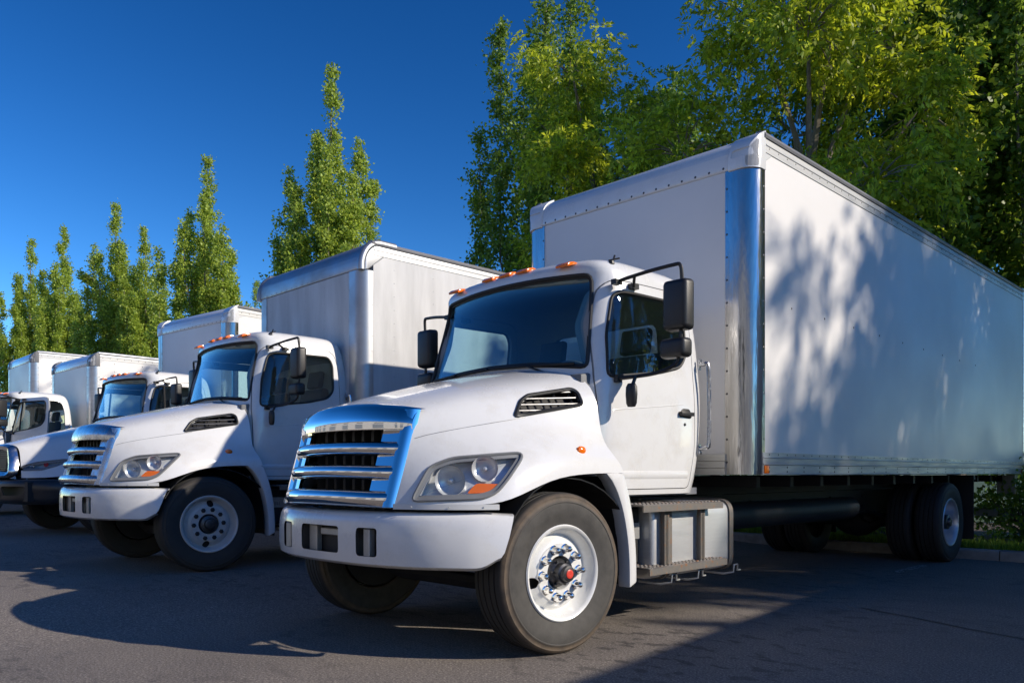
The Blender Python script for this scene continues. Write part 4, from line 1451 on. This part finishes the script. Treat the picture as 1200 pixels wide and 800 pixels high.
        put('leaf_spring', M('leaf2', leaf(7.15, .75)), root, sc=(s, 1, 1))
    def axle1():
        b = B(); b.tube([(-.92, AXLE, .48), (-.7, AXLE, .42), (-.5, AXLE, .36), (.5, AXLE, .36), (.7, AXLE, .42), (.92, AXLE, .48)], .055, 8)
        b.tube([(-.75, AXLE + .16, .44), (.75, AXLE + .16, .44)], .02, 6)
        return b.mesh('front_axle', 'frame')
    put('front_axle', M('axle1', axle1), root)
    def axle2():
        b = B(); b.lathe([(.001, -.95), (.09, -.94), (.09, -.3), (.14, -.24), (.21, -.12), (.23, 0), (.21, .12), (.14, .24), (.09, .3), (.09, .94), (.001, .95)], 20, (0, 7.15, .483))
        b.tube([(0, 7.0, .5), (0, 5.0, .56), (0, 1.5, .62)], .05, 10)
        b.lathe([(.10, 0), (.10, .16), (.001, .17)], 14, (.25, 6.86, .55), 'y'); b.lathe([(.10, 0), (.10, .16), (.001, .17)], 14, (-.25, 6.86, .55), 'y')
        return b.mesh('drive_axle', 'frame')
    put('drive_axle', M('axle2', axle2), root)
    for y in (.3, 1.9, 3.4, 4.9, 6.4, 7.9, 9.6):
        put('crossmember', M('crossm', lambda: B().box(-.338, .338, 0, .09, .64, .86).mesh('crossmember', 'frame')), root, (0, y, 0))
    put('gearbox', M('gearbox', lambda: bevelled(B().box(-.30, .30, -.35, 1.3, .50, .95), 'gearbox', 'frame', .06, 2)), root)
    put('silencer', M('silencer', lambda: B().lathe([(.001, 0), (.11, 0), (.12, .02), (.12, .78), (.11, .80), (.001, .80)], 16, (-.62, 2.5, .62), 'y').mesh('silencer', 'frame')), root)
    put('air_tank', M('airtank', lambda: B().tube([(.62, 2.55, .70), (.62, 5.4, .70)], .12, 14).mesh('air_tank', 'frame')), root)
    def under():
        b = B(); b.box(-1.1, 1.1, 9.75, 9.85, .45, .57); b.box(-.45, -.37, 9.7, 9.85, .57, 1.05); b.box(.37, .45, 9.7, 9.85, .57, 1.05); b.box(.95, 1.18, 9.80, 9.95, .78, 1.05); b.box(-1.18, -.95, 9.80, 9.95, .78, 1.05)
        return b.mesh('rear_bumper', 'bracket')
    put('rear_bumper', M('under', under), root)
    # wheels
    wheel(root, (1.0, AXLE + ax, TR), 1, steer, 'front', tyre, disc, nuts, -.1)
    wheel(root, (-.91, AXLE + ax, TR), -1, steer, 'front', tyre, disc, nuts, .4)
    wheel(root, (1.0, 7.15, TR), 1, 0, 'rear', 'tyredark', 'aluwheel', 'plain', 0, True)
    wheel(root, (-1.0, 7.15, TR), -1, 0, 'rear', 'tyredark', 'aluwheel', 'plain', 0, True)
    cargo_box(root, box, **(boxargs or {}))
    return root
MAT['aluwheel'] = simple('aluminium_wheel', (0.74, 0.74, 0.75), 0.33, 0.55, vary=0.15, vscale=6, rvary=0.1)

G = 'white box trucks parked in the row'
t1 = build_truck('box_truck', 'nearest white box truck with bright chrome grille and polished box corner post', (-4.32, 3.5, 0), 0, steer=R(-5.5))
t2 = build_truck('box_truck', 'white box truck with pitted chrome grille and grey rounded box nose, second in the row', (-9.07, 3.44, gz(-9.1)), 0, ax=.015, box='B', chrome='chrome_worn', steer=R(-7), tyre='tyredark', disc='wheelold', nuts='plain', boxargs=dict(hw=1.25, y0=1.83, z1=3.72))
t3 = build_truck('box_truck', 'white box truck with black bumper and slim headlight, third in the row', (-14.0, 4.02, gz(-14.1) - .01), R(7), model='B', box='A', steer=R(-4), tyre='tyredark', disc='wheelold', nuts='plain', boxargs=dict(y0=1.98, z1=3.80))
t4 = build_truck('box_truck', 'white truck with its driver door standing open and grey box corner caps', (-19.45, 3.38, gz(-19.2) - .08), R(3), model='B', box='C', tyre='tyredark', disc='wheelold', nuts='plain', door_open=R(-68), boxargs=dict(y0=2.15, z1=3.50))
t5 = build_truck('box_truck', 'farthest box truck, tall white box with grey corners rising at the left edge', (-24.8, 3.6, gz(-24.8)), 0, model='B', box='C', tyre='tyredark', disc='wheelold', nuts='plain', boxargs=dict(y0=2.15, z1=3.95))
t6 = build_truck('box_truck', 'white box truck standing outside the frame to the right, its shadow on the asphalt', (4.9, 4.0, 0), R(7), box='A', tyre='tyredark', disc='wheelold', nuts='plain', group=G)

# ------------------------------------------------------------------ vegetation
def rand_unit(rng, n):
    v = rng.normal(size=(n, 3))
    return v / np.linalg.norm(v, axis=1, keepdims=True)

def leaves_mesh(name, P, D, S, W, mat, rng, droop=0.0):
    """one folded leaf (two triangles) per point: P base, D direction, S length, W width ratio"""
    n = len(P)
    D = D / np.linalg.norm(D, axis=1, keepdims=True)
    U = np.cross(D, rand_unit(rng, n)); U /= np.linalg.norm(U, axis=1, keepdims=True) + 1e-9
    N = np.cross(D, U)
    S = S[:, None]
    v = np.empty((n, 4, 3))
    v[:, 0] = P
    v[:, 1] = P + D * S * .45 + U * S * W + N * S * .10
    v[:, 2] = P + D * S
    v[:, 3] = P + D * S * .45 - U * S * W + N * S * .10
    me = bpy.data.meshes.new(name)
    me.vertices.add(n * 4); me.loops.add(n * 4); me.polygons.add(n)
    me.vertices.foreach_set('co', v.reshape(-1).astype(np.float32))
    me.loops.foreach_set('vertex_index', np.arange(n * 4, dtype=np.int32))
    me.polygons.foreach_set('loop_start', np.arange(0, n * 4, 4, dtype=np.int32))
    me.update(calc_edges=True)
    me.materials.append(MAT[mat])
    return me

def poplar(seed, H, Rm, mat, nl=20, per=800, size=.108):
    rng = np.random.default_rng(seed); rnd = random.Random(seed)
    tb = B(); P = []; Dd = []
    tb.tube([(0, 0, -.1), (.03, .02, H * .3), (-.03, .04, H * .65), (0, 0, H * .93)], [.17, .13, .07, .012], 8)
    leaders = [(0.0, 0.0, H * .30, H, 0.0)]
    for i in range(nl):
        a = 2.399 * i + rnd.uniform(-.3, .3)
        f = (i + .5) / nl
        h0 = H * (.03 + .52 * f)
        L = H * rnd.uniform(.30, .50) * (1 - .30 * f)
        top = min(h0 + L, H * .97)
        rad = Rm * (1 - .62 * f) * rnd.uniform(.65, 1.12)
        leaders.append((math.cos(a) * rad, math.sin(a) * rad, h0, top, a))
    for (ex, ey, h0, top, a) in leaders:
        L = top - h0
        def at(u):
            k = 1 - (1 - min(u * 1.7, 1)) ** 2
            return np.array([ex * k, ey * k, h0 + L * u])
        path = [at(u) for u in (0, .12, .3, .5, .75, .97)]
        tb.tube([tuple(p) for p in path], [.055, .045, .035, .026, .016, .005], 5)
        m = int(L / .20)
        for j in range(m):
            u = (j + rnd.random()) / m
            if u < .05: continue
            c = at(u)
            w = (.46 * (1 - u) ** .6 + .06) * rnd.uniform(.6, 1.1) * (1.25 if ex == 0 else 1)
            if rnd.random() < .06: continue
            off = rng.normal(size=3) * np.array([w * .55, w * .55, .12])
            cc = c + off
            tb.tube([tuple(c - np.array([0, 0, .12])), tuple(cc)], [.009, .004], 4)
            k = int(per * .20 * (.6 + w) * rnd.uniform(.7, 1.3))
            pts = cc + rng.normal(size=(k, 3)) * np.array([.15, .15, .19]) * (.55 + w)
            P.append(pts)
            dd = rng.normal(size=(k, 3)) * .8 + (pts - c) * 1.6 + np.array([0, 0, -.15])
            Dd.append(dd)
    P = np.concatenate(P); Dd = np.concatenate(Dd)
    S = rng.uniform(.7, 1.25, len(P)) * size
    return tb.mesh('trunk', 'bark'), leaves_mesh('crown', P, Dd, S, .40, mat, rng)

def ash(seed, H, Rx, mat, nclump=230, z0=.25, size=.135, sprays=19):
    rng = np.random.default_rng(seed); rnd = random.Random(seed)
    tb = B(); P = []; Dd = []; SS = []
    tb.tube([(0, 0, -.1), (.05, .0, H * .18), (.0, .05, H * .4), (.1, 0, H * .62), (.05, .05, H * .85)], [.20, .16, .12, .07, .02], 9)
    # main limbs and the lobes they carry
    lobes = []
    for i in range(13):
        a = 2.399 * i + rnd.uniform(-.4, .4)
        f = (i + .5) / 13
        hz = H * (z0 + .08 + (.92 - z0) * f)
        rr = Rx * (math.sin(math.pi * min(1, .22 + .70 * f)) ** .8) * rnd.uniform(.45, .8)
        c = np.array([math.cos(a) * rr, math.sin(a) * rr, hz])
        lobes.append((c, Rx * rnd.uniform(.30, .44)))
        s = np.array([0, 0, H * (.16 + .5 * f)])
        mid = (s + c) / 2 + np.array([0, 0, .2])
        tb.tube([tuple(s), tuple(mid * .6 + s * .4), tuple(mid * .4 + c * .6), tuple(c)], [.075, .055, .035, .015], 6)
    for i in range(nclump):
        c, r = lobes[i % len(lobes)]
        d = rand_unit(rng, 1)[0]
        q = c + d * r * np.array([1, 1, .85]) * rnd.uniform(.35, 1.05) ** .6
        tb.tube([tuple(c * .75 + q * .25), tuple((c + q) / 2 + np.array([0, 0, .06])), tuple(q)], [.016, .011, .005], 4)
        out = d + np.array([0, 0, .15])
        for k in range(sprays):
            b0 = q + rng.normal(size=3) * .20
            dr = out * .7 + rng.normal(size=3) * .6 + np.array([0, 0, -.35])
            dr /= np.linalg.norm(dr)
            sd = np.cross(dr, rng.normal(size=3)); sd /= np.linalg.norm(sd)
            L = rnd.uniform(.16, .28)
            for j in range(4):
                t = (j + .6) / 4
                base = b0 + dr * L * t + np.array([0, 0, -.10 * t * t])
                for s in (1, -1):
                    P.append(base); Dd.append(dr * .6 + sd * s + np.array([0, 0, -.45])); SS.append(size * rnd.uniform(.7, 1.15))
            P.append(b0 + dr * L + np.array([0, 0, -.10])); Dd.append(dr + np.array([0, 0, -.5])); SS.append(size)
    P = np.array(P); Dd = np.array(Dd); SS = np.array(SS)
    return tb.mesh('trunk', 'bark'), leaves_mesh('crown', P, Dd, SS, .21, mat, rng)

SA, CA = math.sin(math.atan(952 / 940)), math.cos(math.atan(952 / 940))
def x_at(px, Y):
    """x on the line y = Y that lies in the direction of picture column px"""
    s = (px - 600) / 940
    return Y * (CA * s - SA) / (SA * s + CA)

def plant(name, label, cat, meshes, loc, rz, sc, group):
    r = thing(name, label, cat, loc, rz, group)
    r.scale = (sc, sc, sc) if not isinstance(sc, tuple) else sc
    put('trunk', meshes[0], r)
    put('crown', meshes[1], r)
    return r

popA = poplar(3, 15.6, 2.5, 'leaf_pop', 26)
popB = poplar(12, 15.2, 2.6, 'leaf_pop', 22)
popC = poplar(41, 15.4, 2.3, 'leaf_pop', 24)
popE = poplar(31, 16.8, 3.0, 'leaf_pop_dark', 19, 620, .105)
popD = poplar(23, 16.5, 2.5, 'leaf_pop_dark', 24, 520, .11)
PG = 'columnar poplars behind the trucks'
Y = 16.0
for px, dy, ms, rz, sc, lab in (
    (388, 0, popA, .4, 1.0, 'tall narrow poplar standing alone above the grey-nosed box'),
    (243, 0, popB, 2.0, 1.0, 'poplar with twin tops behind the white box of the third truck'),
    (136, 0, popA, 3.4, 1.02, 'pointed poplar third from the left edge of the photo'),
    (170, .4, popC, 5.0, .90, 'shorter poplar just right of the pointed one, above the grey-capped box'),
    (74, .0, popC, .3, 1.08, 'poplar second from the left edge of the photo'),
    (36, 0, popA, 1.2, 1.12, 'leftmost tall poplar in the row'),
    (640, .3, popE, 2.6, 1.0, 'big poplar with open upright limbs left of the nearest box'),
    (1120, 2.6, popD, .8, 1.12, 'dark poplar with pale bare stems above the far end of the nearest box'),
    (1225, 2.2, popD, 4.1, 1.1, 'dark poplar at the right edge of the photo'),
):
    x = x_at(px, Y + dy)
    plant('poplar_tree', lab, 'tree', ms, (x, Y + dy, gz(x) + .1), rz, sc, PG)
for px, dy, rz, lab in ((300, 5, 1.0, 'far poplar top filling the gap right of the twin-topped poplar'), (110, 6, 2.0, 'far poplar filling the gap between the left pairs'), (15, 3, 2.2, 'low poplar at the left edge of the photo')):
    x = x_at(px, Y + dy)
    plant('poplar_tree', lab, 'tree', popA, (x, Y + dy, gz(x)), rz, .72 if px != 15 else .7, PG)

ashA = ash(5, 10.6, 2.4, 'leaf_ash')
ashB = ash(9, 9.9, 3.1, 'leaf_ash', 330)
ashC = ash(14, 10.8, 2.3, 'leaf_ash_dark', 220)
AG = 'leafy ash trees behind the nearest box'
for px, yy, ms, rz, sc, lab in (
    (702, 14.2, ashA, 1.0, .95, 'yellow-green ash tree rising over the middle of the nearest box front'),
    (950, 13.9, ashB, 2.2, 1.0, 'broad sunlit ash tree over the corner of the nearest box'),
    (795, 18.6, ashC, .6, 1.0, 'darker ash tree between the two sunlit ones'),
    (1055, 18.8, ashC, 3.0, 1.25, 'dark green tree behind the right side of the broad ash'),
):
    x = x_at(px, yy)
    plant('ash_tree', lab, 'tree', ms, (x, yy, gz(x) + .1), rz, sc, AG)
# the row goes on to the right, outside the frame, and shades the nearest box
OG = 'trees of the row outside the frame to the right'
for x, yy, ms, rz, sc in ((1.6, 16.4, popA, .5, .9), (4.0, 16.0, ashA, 2.5, 1.0), (8.8, 16.3, popB, 1.0, .86), (11.9, 16.2, ashA, 4.0, 1.22), (17.4, 16.0, popD, 1.5, .77), (21.5, 16.3, ashB, 5.2, 1.0), (27, 16, popA, 3.0, .85)):
    plant('row_tree', 'tree of the row outside the frame to the right', 'tree', ms, (x, yy, .1), rz, sc, OG)

# shrubs in the bed and grass along the kerb
def shrub(seed):
    rng = np.random.default_rng(seed); tb = B(); P = []; Dd = []
    for i in range(60):
        d = rand_unit(rng, 1)[0]; d[2] = abs(d[2])
        q = d * np.array([.75, .6, .95]) * rng.uniform(.6, 1.0)
        tb.tube([(0, 0, 0), tuple(q * .5 + np.array([0, 0, .08])), tuple(q)], [.014, .009, .004], 4)
        k = 55
        P.append(q + rng.normal(size=(k, 3)) * .13); Dd.append(rng.normal(size=(k, 3)) + d)
    P = np.concatenate(P); Dd = np.concatenate(Dd)
    P[:, 2] = np.maximum(P[:, 2], .04)
    return tb.mesh('stems', 'bark'), leaves_mesh('foliage', P, Dd, rng.uniform(.05, .085, len(P)), .32, 'leaf_shrub', rng)
shA = shrub(1); shB = shrub(2)
for i, (x, yy, sc, rz, lab) in enumerate(((-1.9, 13.0, 1.0, 0, 'low leafy shrub under the rear overhang of the nearest box'), (-3.0, 13.6, 1.15, 1, 'shrub behind the mudflap of the nearest truck'), (-.7, 13.3, 1.1, 2, 'shrub at the right edge of the photo'),
        (-5.2, 13.3, 1.0, 3, 'shrub seen between the rear wheels of the nearest truck'), (-7.2, 13.2, 1.1, 4, 'shrub far under the nearest truck'))):
    r = thing('shrub', lab, 'shrub', (x, yy, .11), rz, 'shrubs in the mulch bed')
    r.scale = (sc, sc, sc)
    m = shA if i % 2 else shB
    put('stems', m[0], r); put('foliage', m[1], r)

def grass():
    rng = np.random.default_rng(8); n = 26000
    x = rng.uniform(-13, 2.5, n)
    y = KERB_Y + .16 + np.abs(rng.normal(size=n)) * .42
    z = np.array([gz(q) for q in x]) + .10
    P = np.stack([x, y, z], 1)
    D = rng.normal(size=(n, 3)) * .35 + np.array([0, -.1, 1])
    return leaves_mesh('grass', P, D, rng.uniform(.05, .16, n), .05, 'grass', rng)
o = put('grass', grass(), kind='stuff', label='strip of short grass behind the kerb')
o['category'] = 'grass'
